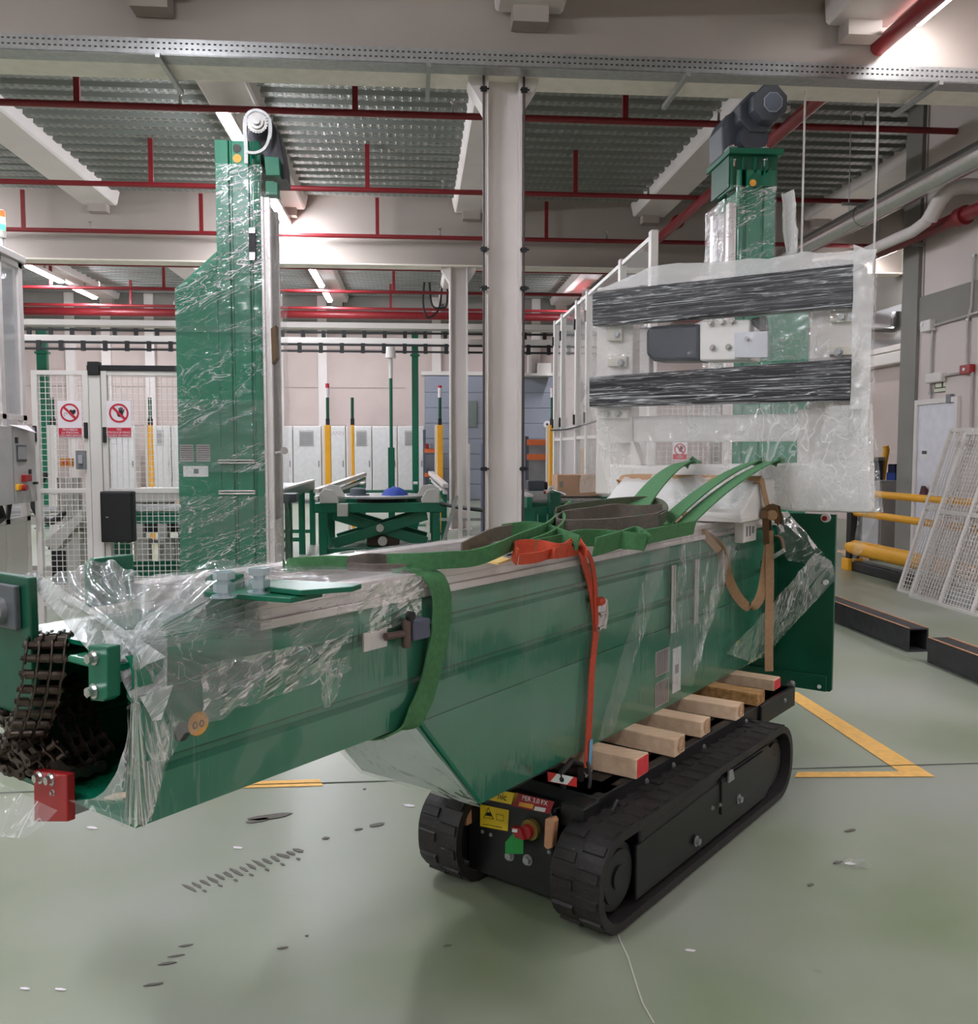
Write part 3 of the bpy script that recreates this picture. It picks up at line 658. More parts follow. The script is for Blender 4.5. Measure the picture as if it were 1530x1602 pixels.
mb = MB().prism([q(390, 365), q(401, 365), q(401, 408), q(390, 408)], 1, yA - .03, yA + .0); b_ = part('sensor', mb, BLACK, LA, False, .003)
part('sensor_clip', MB().prism([q(391, 358), q(400, 358), q(400, 366), q(391, 366)], 1, yA - .035, yA).prism([q(391, 396), q(400, 396), q(400, 408), q(391, 408)], 1, yA - .035, yA), STEEL, b_, False)
def pA(s0, s1, z0, z1, m, seed, amp=.008, nu=24, nv=50, t=.01):
    part('stretch_film', crumple(lambda u, v: frA(s0 + (s1 - s0) * v, t, (z0 or zlow(s0 + (s1 - s0) * v)) * (1 - u) + z1 * u), (0, -1, 0), nu, nv, amp, 9, seed), m, LA)
pA(-1.0, -.3, .83, 1.2, FILMT, 30); pA(-.3, .35, None, 1.2, FILMT, 31); pA(.3, 2.0, .47, 1.2, FILM, 32, nv=90); pA(.9, 1.5, .48, 1.2, FILMT, 33); pA(1.7, 2.9, .46, 1.2, FILMT, 34)
part('stretch_film', crumple(lambda u, v: V((xA + .03, yA - .01 + .55 * u, 3.7 - 3.5 * v)), (1, 0, 0), 12, 120, .02, 5, 35), FILMF, LA)
part('stretch_film', crumple(lambda u, v: V((xA - .07 + .14 * u, yA - .02, 3.7 - 3.5 * v)), (0, -1, 0), 8, 120, .012, 8, 36), FILMF, LA)
mb = MB().extr([frA(1.9, -.02, 1.25), frA(2.3, -.02, 1.27), frA(2.6, -.02, 1.5), frA(2.75, -.02, 1.48), frA(2.75, -.02, 1.25)], (0, .4, 0)); part('white_foot_guard', mb, WHITE, LA, False, .01)
part('rail_stop', MB().disc(frA(1.32, 0, 1.34), (0, 1, 0), .03, .05, 14).tube([frA(1.34, 0, 1.27), frA(1.32, 0, 1.36)], .014, 8), STEEL, LA)
part('wood_chock', MB().prism([q(425, 515), q(433, 510), q(435, 560), q(427, 570)], 1, yA - .05, yA + .1), mat('brown_block', (92, 70, 44), .7), LA, False)

xB, yB = 2.82, 8.0
def frB(s, t, z): return V((xB - (z - 1.25), yB + .515 + t, 2.92 - s))
LB = mast(frB, 'green mast with a grey geared motor, standing behind the wrapped fork frame', (xB + .3, yB + .25, 0), 2.9, .47, -.9)
part('foot_plate', MB().box(xB - .1, xB + .85, yB - .02, yB + .56, 0, .03), GREEN2, LB, False)
r_ = lambda px, py: (GY(px, py, yB).x, GY(px, py, yB).z)
x0, z0 = r_(1142, 238); x1, _ = r_(1224, 238)
part('motor_base', MB().box(x0 - .02, x1, yB - .04, yB + .6, z0 - .02, z0 + .03), GREEN2, LB, False, .004)
mb = MB()
for px in (1146, 1163, 1182, 1200):
    a, b = r_(px, 245); mb.prism([(yB, b), (yB + .5, b), (yB + .35, b - .28), (yB, b - .28)], 0, a - .01, a + .01)
part('motor_base_rib', mb, GREEN2, LB, False)
part('motor_base_front', MB().prism([r_(1174, 292), r_(1172, 278), r_(1180, 270), r_(1186, 278), r_(1198, 272), r_(1206, 262), r_(1206, 292)], 1, yB - .02, yB), GREEN2, LB, False)
mb = MB().box(xB - .45 + .45, xB + .45, yB + .02, yB + .5, z0 - .3, z0 - .02); part('motor_base_core', mb, DGREEN, LB, False)
part('lifting_sticker', MB().disc(GY(1178, 286, yB - .025), (0, 1, 0), .03, .004, 20), ORSTK, LB)
mb = MB().prism([r_(1138, 236), r_(1136, 190), r_(1144, 172), r_(1158, 164), r_(1180, 166), r_(1196, 190), r_(1200, 210), r_(1198, 236)], 1, yB + .12, yB + .5)
gb = part('gearbox', mb, DGREY, LB, False, .02)
part('gearbox_dome', MB().disc(GY(1176, 218, yB + .08), (0, 1, 0), .13, .14, 28), DGREY, gb)
part('gearbox_foot', MB().prism([r_(1140, 236), r_(1140, 228), r_(1154, 228), r_(1154, 236)], 1, yB, yB + .5).prism([r_(1190, 236), r_(1190, 230), r_(1204, 230), r_(1204, 236)], 1, yB, yB + .5), mat('light_grey_foot', (132, 134, 140), .5), gb, False, .006)
def oct_(cx, cy, r, k=8): return [(cx + r * cos(pi / 8 + 2 * pi * i / k), cy + r * sin(pi / 8 + 2 * pi * i / k)) for i in range(k)]
cx_, cz_ = r_(1198, 171)
mt = part('motor_body', MB().prism(oct_(cx_ - .07, cz_ - .03, .19), 1, yB - .02, yB + .5), DGREY, LB, False, .015)
part('motor_end', MB().prism(oct_(cx_ - .02, cz_, .165), 1, yB - .16, yB - .02), DGREY, mt, False, .012)
part('motor_end_ring', MB().prism(oct_(cx_, cz_, .09), 1, yB - .17, yB - .16), mat('pale_grey_edge', (150, 156, 164), .5), mt, False)
part('motor_end_cap', MB().prism(oct_(cx_, cz_, .08), 1, yB - .175, yB - .165), mat('blue_grey_cap', (98, 106, 120), .45), mt, False)
part('cable_gland', MB().prism([r_(1222, 172), r_(1229, 172), r_(1229, 180), r_(1222, 180)], 1, yB - .1, yB - .05), STEEL, mt, False)
bolts('bolt', [(GY(px, 250, yB + .03), (0, 0, -1), .022, .05) for px in (1147, 1197)] + [(GY(px, 232, yB + .03), (0, 0, 1), .02, .02) for px in (1146, 1196)], STEEL, LB)
def pB(s0, s1, z0, z1, m, seed, amp=.01, nu=24, nv=30):
    part('stretch_film', crumple(lambda u, v: V((frB(s0 + (s1 - s0) * v, 0, z0 + (z1 - z0) * u).x, yB - .012, 2.92 - s0 - (s1 - s0) * v)), (0, -1, 0), nu, nv, amp, 9, seed), m, LB)
pB(-1.05, -.1, .82, 1.28, FILMT, 40); pB(-.1, 1.2, .5, 1.28, FILM, 41)
part('stretch_film', crumple(lambda u, v: V((xB - .04, yB + .5 - .52 * u, 3.85 - 2.2 * v)), (-1, 0, 0), 14, 60, .012, 9, 42), FILMT, LB)
def tail(u, v):
    z = 3.9 - .6 * v; return V((xB + .44 + .02 + .12 * u * (1 if v < .9 else .6) + .05 * v, yB - .05 + .08 * sin(u * 9), z))
part('stretch_film', crumple(tail, (0, -1, 0), 14, 24, .04, 7, 43), FILMM, LB)

# ---------------------------------------------------------------- roller chain at the tip
LKM = None
def link_mesh():
    mb = MB(); p = .016
    prof = []
    for k in range(9): a = pi / 2 + pi * k / 8; prof.append((-p + .0135 * cos(a), .0135 * sin(a)))
    prof.append((0, -.008))
    for k in range(9): a = -pi / 2 + pi * k / 8; prof.append((p + .0135 * cos(a), .0135 * sin(a)))
    prof.append((0, .008))
    for y in (-.04, -.0135, .0135, .04): mb.prism(prof, 1, y - .0018, y + .0018)
    for x in (-p, p): mb.tube([(x, -.047, 0), (x, .047, 0)], .0048, 8)
    for x in (-p, p):
        for y in (-.027, 0, .027): mb.tube([(x, y - .009, 0), (x, y + .009, 0)], .0085, 8)
    return mb.mesh('chain_link', CHAIN, (0, 0, 0), True)
cloc = ms(-1.2, -.42, .84)
CH = thing('roller_chain', 'dark oily triple roller chain hanging in a pile at the open mast end', 'chain', cloc)
LKM = link_mesh()
def lay_chain(path, wd, nmax=99):
    pts, sd = smooth(path, wd, 12); acc = 0; k = 0; last = pts[0]
    for i in range(1, len(pts)):
        acc += (pts[i] - pts[i - 1]).length
        if acc >= .032:
            acc = 0; c = (pts[i] + last) / 2; x = (pts[i] - last).normalized(); y = (sd[i] - x * sd[i].dot(x)).normalized(); z = x.cross(y)
            last = pts[i]; o = bpy.data.objects.new('chain_link', LKM); COL.objects.link(o); o.parent = CH; LOC[o] = cloc
            M = Matrix((x, y, z)).transposed().to_4x4(); M.translation = c - cloc; o.matrix_basis = M @ Matrix.Diagonal((1, .94 if k % 2 else 1, 1, 1)); k += 1
            if k > nmax: break
W0 = MU * .885 + MN * .47
lay_chain([SP(175, 985, -.9), SP(140, 990, -1.0), SP(104, 991, -1.1), SP(76, 1002, -1.2), SP(70, 1030, -1.23), SP(64, 1075, -1.235), SP(52, 1120, -1.23), SP(38, 1155, -1.22), SP(28, 1180, -1.2), SP(50, 1195, -1.16), SP(85, 1195, -1.14)], W0)
lay_chain([ms(-1.2, -.54, .985), ms(-1.2, -.47, .99), ms(-1.21, -.41, .96), ms(-1.2, -.36, .91), ms(-1.16, -.34, .865), ms(-1.06, -.34, .862)], [MU, MU, MU * .9 + MN * .1, MU, MN, MN])
lay_chain([ms(-1.19, -.56, .9), ms(-1.2, -.5, .925), ms(-1.2, -.43, .91), ms(-1.18, -.38, .875), ms(-1.1, -.4, .868)], MU)
lay_chain([ms(-1.2, -.56, .855), ms(-1.2, -.48, .866), ms(-1.19, -.42, .86), ms(-1.12, -.42, .86)], MU)
lay_chain([ms(-1.1, -.55, .99), ms(-1.1, -.48, 1.04), ms(-1.1, -.42, 1.02), ms(-1.1, -.36, .93), ms(-1.08, -.33, .87)], MU)

# ---------------------------------------------------------------- loose plates and bolts on top of the mast
def gplate(px, z, label):
    c = [GZ(x, y, z) for x, y in px]
    return solo('mounting_plate', MB().extr(c, (0, 0, .012)), GREEN2, label, 'plate', bev=.002)
PZ = 1.268
def machquad(s0, s1, t0, t1, z, rot=0):
    cs, ct_ = (s0 + s1) / 2, (t0 + t1) / 2
    return [ms(cs + (a - cs) * cos(rot) - (b - ct_) * sin(rot), ct_ + (a - cs) * sin(rot) + (b - ct_) * cos(rot), z) for a, b in ((s0, t0), (s1, t0), (s1, t1), (s0, t1))]
solo('mounting_plate', MB().extr([GZ(*p, PZ) for p in ((318, 934), (345, 921), (480, 925), (505, 934), (455, 944))], (0, 0, .012)), GREEN2, 'green flat steel plate on the mast, lower one with two bolts on it', 'plate', bev=.002)
solo('mounting_plate', MB().extr([GZ(*p, PZ + .014) for p in ((400, 924), (430, 914), (566, 921), (552, 926), (470, 932))], (0, 0, .012)), GREEN2, 'green flat steel plate lying partly over the lower plate', 'plate', bev=.002)
for (px, py, lb) in ((351, 934, 'zinc hex bolt standing on the lower green plate, left one'), (406, 927, 'zinc hex bolt standing on the green plates, right one')):
    p = GZ(px, py, PZ + .012); t = thing('hex_bolt', lb, 'bolt', p)
    zn = mat('zinc_plating', (196, 210, 218), .25, .7)
    part('shank', MB().tube([p, p + ZU * .05], .013, 14, True), zn, t)
    part('nut', MB().tube([p + ZU * .012, p + ZU * .03], .024, 6, True), zn, t, False)
    part('bolt_head', MB().tube([p + ZU * .04, p + ZU * .056], .024, 6, True), zn, t, False)
    part('washer', MB().tube([p, p + ZU * .004], .028, 18, True), zn, t)

# ---------------------------------------------------------------- wooden blocks under the mast
BL = [(.72, .209, 'red', 'pine block under the mast nearest the camera, red painted end'), (1.03, .226, '', 'pine block, second from the front of the carrier'),
      (1.31, .216, '', 'pine block, third from the front, with a split end'), (1.62, .25, '', 'pine block, fourth from the front of the carrier'),
      (1.91, .25, 'old', 'darker weathered pine block next to the rear one'), (2.22, .225, 'red', 'rearmost pine block under the mast, red painted end')]
for s, t, k, lb in BL:
    o = thing('wooden_block', lb, 'wood block', ms(s, -.2, .4), 'pine blocks between mast and carrier')
    top = .478 - (s - .7) * .014
    rnd = random.Random(int(s * 100)); rot = rnd.uniform(-.03, .03)
    fr = lambda a, b, z, s=s, rot=rot: ms(s + a - b * rot, b, z)
    part('timber', MB(fr).box(-.05, .05, -.62, t, .402, top), WOOD2 if k == 'old' else WOOD, o, False, .004)
    if k == 'red': part('painted_end', MB(fr).box(-.045, .046, t, t + .002, .407, top - .004), REDEND, o, False)
    else:
        mb = MB()
        for r in (.012, .024, .034): mb.tube([fr(.01 + r * cos(a), t + .0012, .44 + r * .9 * sin(a)) for a in [2 * pi * i / 14 for i in range(14)]], .0012, 4, True, True)
        part('growth_rings', mb, mat('end_grain', (176, 132, 92), .8), o)

# ---------------------------------------------------------------- tracked carrier
ca = radians(2.6)
def cr_(s, t, z):
    a = s - .9; return ms(.9 + a * cos(ca) - (t + .05) * sin(ca), -.05 + a * sin(ca) + (t + .05) * cos(ca), z)
TC = thing('tracked_carrier', 'black rubber-tracked carrier holding up the lying mast', 'carrier', cr_(1.0, -.05, 0))
def stadium(s0, s1, z0, z1, r, n=9):
    P = []
    for k in range(n): a = -pi / 2 - pi / 2 * k / (n - 1); P.append((s0 + r + r * cos(a), z0 + r + r * sin(a)))
    for k in range(n): a = pi - pi / 2 * k / (n - 1); P.append((s0 + r + r * cos(a), z1 - r + r * sin(a)))
    for k in range(n): a = pi / 2 - pi / 2 * k / (n - 1); P.append((s1 - r + r * cos(a), z1 - r + r * sin(a)))
    for k in range(n): a = 0 - pi / 2 * k / (n - 1); P.append((s1 - r + r * cos(a), z0 + r + r * sin(a)))
    return P
S0, S1, ZT = .225, 1.96, .345
def track(t0, t1, out):
    o_ = stadium(S0, S1, .012, ZT, .15); i_ = stadium(S0 + .03, S1 - .03, .042, ZT - .03, .125)
    n = len(o_); mb = MB(cr_)
    mb.add([(s, t, z) for t in (t0, t1) for P in (o_, i_) for s, z in P],
           [f for i in range(n) for j in [(i + 1) % n] for f in ((i, j, 2 * n + j, 2 * n + i), (n + i, n + j, 3 * n + j, 3 * n + i), (i, j, n + j, n + i), (2 * n + i, 2 * n + j, 3 * n + j, 3 * n + i))])
    b = part('track_belt', mb, RUBBER, TC, False)
    # lugs around the belt
    per = []; L = 0
    for i in range(n): per.append(L); L += math.dist(o_[i], o_[(i + 1) % n])
    N = 44
    for h in (0, 1):
        mb = MB(cr_)
        for k in range(N):
            d = L * (k + .5 * h) / N; i = max(q for q in range(n) if per[q] <= d); a, c = o_[i], o_[(i + 1) % n]
            sl = math.dist(a, c) or 1; f = (d - per[i]) / sl; p = (a[0] + (c[0] - a[0]) * f, a[1] + (c[1] - a[1]) * f)
            tx, tz = (c[0] - a[0]) / sl, (c[1] - a[1]) / sl; nx, nz = -tz, tx
            w = .019; q = [(p[0] + tx * u + nx * v, p[1] + tz * u + nz * v) for u, v in ((-w, -.004), (w, -.004), (w * .8, .007), (-w * .8, .007))]
            m_ = (t0 + t1) / 2; ta, tb = (t0 + .008, m_ - .008) if h == 0 else (m_ + .008, t1 - .008)
            mb.add([(s, t, z) for t in (ta, tb) for s, z in q], [(0, 1, 2, 3), (4, 5, 6, 7), (0, 1, 5, 4), (1, 2, 6, 5), (2, 3, 7, 6), (3, 0, 4, 7)])
        part('track_lugs', mb, RUBBER, b, False, kind='stuff')
    tf = t1 if out > 0 else t0; a, c = sorted((tf - out * .04, tf - out * .14))
    for s, r in ((S0 + .17, .115), (S1 - .17, .115)):
        w = part('track_wheel', MB().disc(cr_(s, (a + c) / 2, .178), cr_(0, 1, 0) - cr_(0, 0, 0), r, .1, 30).disc(cr_(s, tf - out * .035, .178), cr_(0, 1, 0) - cr_(0, 0, 0), r * .8, .012, 30), BODY, TC)
        part('wheel_hub', MB().disc(cr_(s, tf - out * .028, .178), cr_(0, 1, 0) - cr_(0, 0, 0), r * .35, .012, 20), BODY, w)
    for k in range(5): part('road_roller', MB().disc(cr_(S0 + .42 + k * .23, (a + c) / 2, .085), cr_(0, 1, 0) - cr_(0, 0, 0), .043, .09, 16), BODY, TC)
    part('track_frame', MB(cr_).prism([(S0 + .3, .075), (S1 - .3, .075), (S1 - .3, .27), (S1 - .42, .3), (S0 + .3, .3)], 1, *sorted((tf - out * .02, tf - out * .13))), BODY, TC, False, .008)
    return tf
track(.155, .345, 1); track(-.435, -.25, -1)
part('side_cover', MB(cr_).prism([(S0 + .27, .06), (S0 + .27, .25), (S0 + .95, .275), (S0 + .98, .295), (S1 - .28, .295), (S1 - .2, .24), (S1 - .22, .1), (S1 - .3, .06)], 1, .318, .33), BODY, TC, False, .004)
part('cover_plate', MB(cr_).prism([(S0 + .95, .14), (S0 + .95, .285), (S1 - .34, .285), (S1 - .34, .14)], 1, .33, .338), BODY, TC, False, .004)
ax_ = cr_(0, 1, 0) - cr_(0, 0, 0)
bolts('cover_bolt', [(cr_(S0 + a, .338, z), ax_, r, r * .9) for a, z, r in ((.72, .115, .014), (1.12, .155, .014), (.86, .2, .006), (.93, .19, .006))], GALV, TC)
part('tie_eye', MB(cr_).prism([(S0 + .99, .262), (S0 + 1.0, .31), (S0 + 1.03, .31), (S0 + 1.05, .262)], 1, .338, .35), GALV, TC, False, .003)
# body, deck, front plate
part('body', MB(cr_).box(.36, 1.85, -.28, .085, .08, .36), BODY, TC, False, .008)
part('front_plate', MB(cr_).prism([(-.29, .05), (.09, .05), (.09, .33), (.07, .36), (-.27, .36), (-.29, .33)], 0, .34, .36), BODY, TC, False, .006)
part('deck', MB(cr_).box(.46, 2.25, -.42, .17, .365, .4), BODY, TC, False, .004)
mb = MB(cr_)
mb.box(.5, 2.32, .12, .2, .33, .4); mb.box(1.9, 2.35, .1, .215, .3, .4)
part('deck_rail', mb, BODY, TC, False, .006)
part('deck_lip', MB(cr_).prism([(.44, .36), (.46, .4), (.6, .4), (.6, .36)], 1, -.42, .2), BODY, TC, False, .003)
part('support_arm', MB(cr_).box(1.5, 1.68, .12, .19, .2, .36).box(1.0, 1.5, .1, .15, .26, .34), BODY, TC, False, .006)
bolts('deck_bolt', [(cr_(s, .2 if s < 1.9 else .215, .36), ax_, .008, .006) for s in (.8, 1.02, 1.3, 1.75, 2.2)], GALV, TC)
# stickers, switch, tag, lamp on the front plate
FQ = lambda px, py: V(hit(px, py, cr_(.34, 0, 0), cr_(1, 0, 0) - cr_(0, 0, 0)))
fd = -(cr_(1, 0, 0) - cr_(0, 0, 0))
def decal(name, pts, m, d=.002, par=TC): return part(name, MB().extr([FQ(*p) + fd * d for p in pts], fd * .001), m, par, False)
decal('name_sticker', [(745, 1243), (778, 1236), (812, 1241), (804, 1259), (760, 1250)], YSTK)
decal('model_sticker', [(806, 1239), (868, 1254), (860, 1273), (800, 1260)], mat('dark_red_sticker', (150, 24, 34), .45))
xr = (FQ(870, 1255) - FQ(806, 1240)); 
word('nic', FQ(786, 1246) + fd * .004, xr, ZU, .035, INK, TC, shear=.2)
word('PER 3.0 FX', FQ(837, 1252) + fd * .004, xr, ZU, .024, STICK, TC, shear=.2)
decal('orange_tab', [(814, 1254), (836, 1258), (834, 1265), (812, 1260)], ORSTK, .003); decal('white_tab', [(838, 1261), (855, 1264), (853, 1270), (836, 1267)], STICK, .003)
ys = decal('warning_sticker', [(752, 1258), (797, 1267), (795, 1300), (752, 1292)], YSTK)
part('warning_triangle', MB().tube([FQ(*p) + fd * .004 for p in ((765, 1263), (758, 1278), (773, 1281))], .0016, 5, True, True).extr([FQ(*p) + fd * .003 for p in ((760, 1275), (771, 1277), (769, 1271), (763, 1270))], fd * .001), INK, ys)
part('warning_lines', MB().tube([FQ(*p) + fd * .004 for p in ((777, 1273), (788, 1275), (788, 1284), (778, 1282))], .0012, 5, True, True).tube([FQ(*p) + fd * .004 for p in ((756, 1289), (766, 1290), (774, 1292), (786, 1294))], .0014, 5, True), mat('olive_print', (130, 112, 24), .6), ys)
hs = decal('hazard_sticker', [(857, 1207), (903, 1216), (903, 1231), (858, 1222)], mat('bright_red_sticker', (196, 36, 34), .45))
part('hazard_white', MB().extr([FQ(*p) + fd * .003 for p in ((872, 1210), (898, 1215), (888, 1227), (862, 1222))], fd * .001), STICK, hs, False)
part('hook_symbol', MB().disc(FQ(880, 1219) + fd * .005, fd, .009, .002, 14).tube([FQ(880, 1219) + fd * .005, FQ(879, 1211) + fd * .005], .003, 6, True), INK, hs)
c = FQ(833, 1296)
rs = part('rotary_switch', MB().disc(c + fd * .01, fd, .036, .02, 28).disc(c + fd * .014, fd, .03, .02, 24), mat('brass_ring', (150, 128, 70), .4, .5), TC)
part('switch_knob', MB().disc(c + fd * .03, fd, .024, .03, 20).extr([FQ(814, 1286) + fd * .035, FQ(828, 1288) + fd * .035, FQ(834, 1306) + fd * .035, FQ(820, 1302) + fd * .035], fd * .02), REDP, rs)
part('switch_tab', MB().extr([FQ(817, 1288) + fd * .056, FQ(825, 1289) + fd * .056, FQ(824, 1294) + fd * .056, FQ(816, 1293) + fd * .056], fd * .002), STICK, rs, False)
decal('key_tag', [(816, 1296), (824, 1297), (832, 1306), (832, 1328), (804, 1328), (804, 1310)], mat('green_tag', (30, 140, 60), .5), .05)
part('side_lamp', MB().extr([FQ(*p) for p in ((860, 1277), (871, 1275), (875, 1281), (871, 1322), (864, 1325), (858, 1320))], fd * .03), mat('amber_lens', (206, 150, 110), .25, 0, .1, 20, coat=.6), TC, False, .004)
part('side_lamp', MB().extr([FQ(*p) for p in ((732, 1254), (738, 1254), (739, 1288), (733, 1288))], fd * .03), MATS['amber_lens'], TC, False, .004)
bolts('plate_bolt', [(FQ(px, py), fd, r, r * .9) for px, py, r in ((798, 1338, .014), (826, 1345, .014), (755, 1301, .005), (768, 1306, .005), (859, 1333, .005))], GALV, TC)
# rubber lashing eye beside the first block
e0 = cr_(.5, .03, .4)
mb = MB().tube([cr_(.46, .05, .4), cr_(.45, .05, .46), cr_(.5, .06, .49), cr_(.56, .06, .46), cr_(.56, .06, .4)], .012, 10, True)
mb.tube(smooth([cr_(.56, .09, .475), cr_(.53, .12, .43), cr_(.5, .12, .36), cr_(.42, .12, .31), cr_(.4, .16, .3), cr_(.45, .22, .32), cr_(.55, .22, .37)], MN, 5)[0], .007, 8, True)
part('hose_loop', mb, RUBBER, TC)
part('bumper', MB(cr_).box(.36, .5, .1, .2, .31, .395), BODY, TC, False, .01)

# ---------------------------------------------------------------- fork frame on the mast's carriage
FS = 2.5
fl_ = ms(FS, -.24, 1.29)
FF = thing('fork_frame', 'white fork carriage frame wrapped in film above the mast, two black padded bars', 'fork frame', fl_)
def fq(px, py, s=FS): return ml(SP(px, py, s))[1:]
def fprism(pts, s0, s1, s=FS): return MB(ms).prism([fq(*p, s) for p in pts], 0, s0, s1)
part('side_post', MB(ms).box(2.5, 2.6, -.98, -.74, 1.34, 2.56), WHITE, FF, False, .01)
part('side_post', MB(ms).box(2.5, 2.6, .26, .5, 1.3, 2.58), WHITE, FF, False, .01)
part('inner_post', fprism([(1000, 512), (1016, 512), (1016, 600), (1000, 600)], 2.5, 2.56), WHITE, FF, False, .006)
part('cross_plate', fprism([(950, 652), (1310, 646), (1310, 690), (950, 692)], 2.52, 2.58), MILK, FF, False, .008)
part('lower_plate', fprism([(955, 726), (1005, 728), (1250, 724), (1362, 722), (1362, 802), (1245, 800), (1190, 792), (960, 786)], 2.47, 2.6), MILK, FF, False, .015)
part('lower_post', fprism([(952, 690), (990, 690), (1004, 728), (952, 740)], 2.5, 2.58), MILK, FF, False, .01)
part('lower_post', fprism([(1246, 640), (1360, 630), (1362, 726), (1246, 726)], 2.5, 2.58), MILK, FF, False, .01)
part('top_bag', crumple(lambda u, v: SP(928 + 436 * u, (452 - 37 * u) + (-2 - 28 * min(1, 6 * u) - 0 * u) * v + 6 * (1 - v), 2.44) + MU * .12 * v, -MU * .3 + ZU, 40, 10, .012, 8, 50), FILMM, FF)
bars = []
for i, (pts, lb) in enumerate((([(926, 457), (1336, 412), (1336, 480), (926, 510)], 'upper'), ([(921, 590), (1331, 560), (1331, 627), (921, 637)], 'lower'))):
    b = part('padded_bar', fprism(pts, 2.40, 2.48, 2.4), BLWRAP, FF, False, .01)
    fn = lambda u, v, p=pts: SP(p[0][0] + (p[1][0] - p[0][0]) * u, (p[0][1] + (p[1][1] - p[0][1]) * u) * (1 - v) + (p[3][1] + (p[2][1] - p[3][1]) * u) * v, 2.4)
    part('stretch_film', crumple(fn, -MU, 80, 16, .006, 7, 51 + i), FILMS, b)
    part('bar_end', fprism([(pts[1][0], pts[1][1]), (pts[1][0] + 14, pts[1][1] + 1), (pts[1][0] + 12, pts[2][1] - 2), (pts[2][0], pts[2][1])], 2.41, 2.5, 2.4), mat('bare_bar_end', (150, 142, 134), .5), b, False, .004)
bolts('frame_bolt', [(SP(px, py, 2.47), -MU, .016, .016) for px, py in ((1318, 496), (1334, 494), (1312, 551), (1312, 638), (1333, 638), (966, 524), (972, 568), (950, 648), (967, 647))], GALV, FF)
for (a, b, c, d) in ((1300, 484, 1345, 504), (1296, 542, 1340, 556), (1292, 629, 1345, 648), (952, 512, 976, 534), (940, 641, 985, 655), (954, 558, 984, 574)):
    q_ = [fq(a, b), fq(c, b), fq(c, d), fq(a, d)]; part('bar_clip', MB(ms).prism(q_, 0, 2.47, 2.5), mat('cream_clip', (206, 200, 186), .45), FF, False, .004)
mo = part('drive_motor', fprism([(1017, 520), (1024, 512), (1101, 508), (1101, 566), (1028, 566), (1017, 556)], 2.44, 2.62), mat('dark_motor', (52, 56, 66), .4), FF, False, .02)
part('drive_gearbox', fprism([(1102, 504), (1180, 502), (1180, 565), (1102, 566)], 2.43, 2.6), MILK, FF, False, .01)
part('drive_plate', fprism([(1158, 523), (1210, 521), (1210, 562), (1158, 562)], 2.41, 2.43), mat('grey_cover_plate', (198, 198, 204), .4), FF, False, .004)
bolts('drive_bolt', [(SP(px, py, 2.42), -MU, .012, .016) for px, py in ((1115, 544), (1140, 543), (1170, 530), (1112, 505), (1130, 504), (1146, 503))], STEEL, FF)
part('black_bracket', fprism([(1180, 500), (1200, 496), (1204, 518), (1196, 520), (1184, 512)], 2.45, 2.5), BLACK, FF, False, .003)
def fpatch(px4, s, m, seed, amp=.015, fqn=6, nu=40, nv=40, nr=None):
    c = [SP(*p, s) for p in px4]
    fn = lambda u, v: c[0] * (1 - u) * (1 - v) + c[1] * u * (1 - v) + c[2] * u * v + c[3] * (1 - u) * v
    part('stretch_film', crumple(fn, nr or -MU, nu, nv, amp, fqn, seed), m, FF)
fpatch([(924, 508), (1340, 480), (1336, 562), (922, 590)], 2.42, FILM, 60, .012, 5, 60, 20)
fpatch([(924, 636), (1362, 626), (1364, 800), (955, 780)], 2.40, FILMH, 61, .014, 5, 60, 30)
fpatch([(930, 640), (1250, 632), (1250, 690), (950, 694)], 2.44, FILMH, 62, .012, 7)
fpatch([(1300, 636), (1358, 632), (1364, 800), (1240, 798)], 2.42, FILMM, 63, .012, 6)
fpatch([(925, 505), (1012, 500), (1012, 600), (922, 596)], 2.43, FILMD, 64, .012, 8)
fpatch([(1338, 384), (1368, 396), (1362, 640), (1332, 640)], 2.4, FILMM, 65, .02, 6, 10, 50)
fpatch([(1355, 600), (1364, 600), (1384, 800), (1352, 804)], 2.5, FILMH, 66, .03, 6, 12, 40)
fpatch([(1190, 480), (1300, 470), (1300, 560), (1190, 566)], 2.43, FILMH, 67, .012, 8)
fpatch([(1330, 382), (1366, 390), (1366, 430), (1335, 430)], 2.38, FILMD, 68, .015, 10)
fpatch([(1345, 790), (1384, 780), (1352, 860), (1335, 880)], 2.6, FILMH, 69, .03, 6, 16, 20)
part('stretch_film', crumple(lambda u, v: ms(2.38 + .25 * u, .53, 1.3 + 1.28 * v), MN, 10, 60, .014, 6, 70), FILMH, FF)
part('stretch_film', crumple(lambda u, v: ms(2.38 + .25 * u, -1.0, 1.35 + 1.2 * v), -MN, 10, 60, .012, 6, 71), FILM, FF)
fpatch([(1005, 690), (1246, 690), (1246, 728), (1005, 728)], 2.48, FILM, 72, .01, 8)
# low white carriage housing in front of the frame
WB = thing('carriage_housing', 'white sloped carriage housing on the mast, tied down with the tan strap', 'housing', ms(2.2, -.24, 1.26))
part('housing_shell', MB(ms).prism([(1.9, 1.262), (1.9, 1.305), (2.16, 1.455), (2.42, 1.455), (2.42, 1.262)], 1, -.61, .135), MILK, WB, False, .012)
part('housing_lip', MB(ms).box(1.89, 2.42, -.615, .14, 1.258, 1.285), WHITE, WB, False, .004)
part('side_tab', MB(ms).box(2.02, 2.2, .06, .11, 1.15, 1.26), WHITE, WB, False, .006)
part('tab_slots', MB(ms).box(2.05, 2.07, .11, .112, 1.18, 1.23).box(2.09, 2.11, .11, .112, 1.18, 1.23).box(2.13, 2.16, .11, .112, 1.19, 1.225), GREY, WB, False)
bolts('housing_bolt', [(ms(1.99, t, 1.363), -MU * .5 + ZU * .8, .01, .008) for t in (-.02, .08)], GALV, WB)
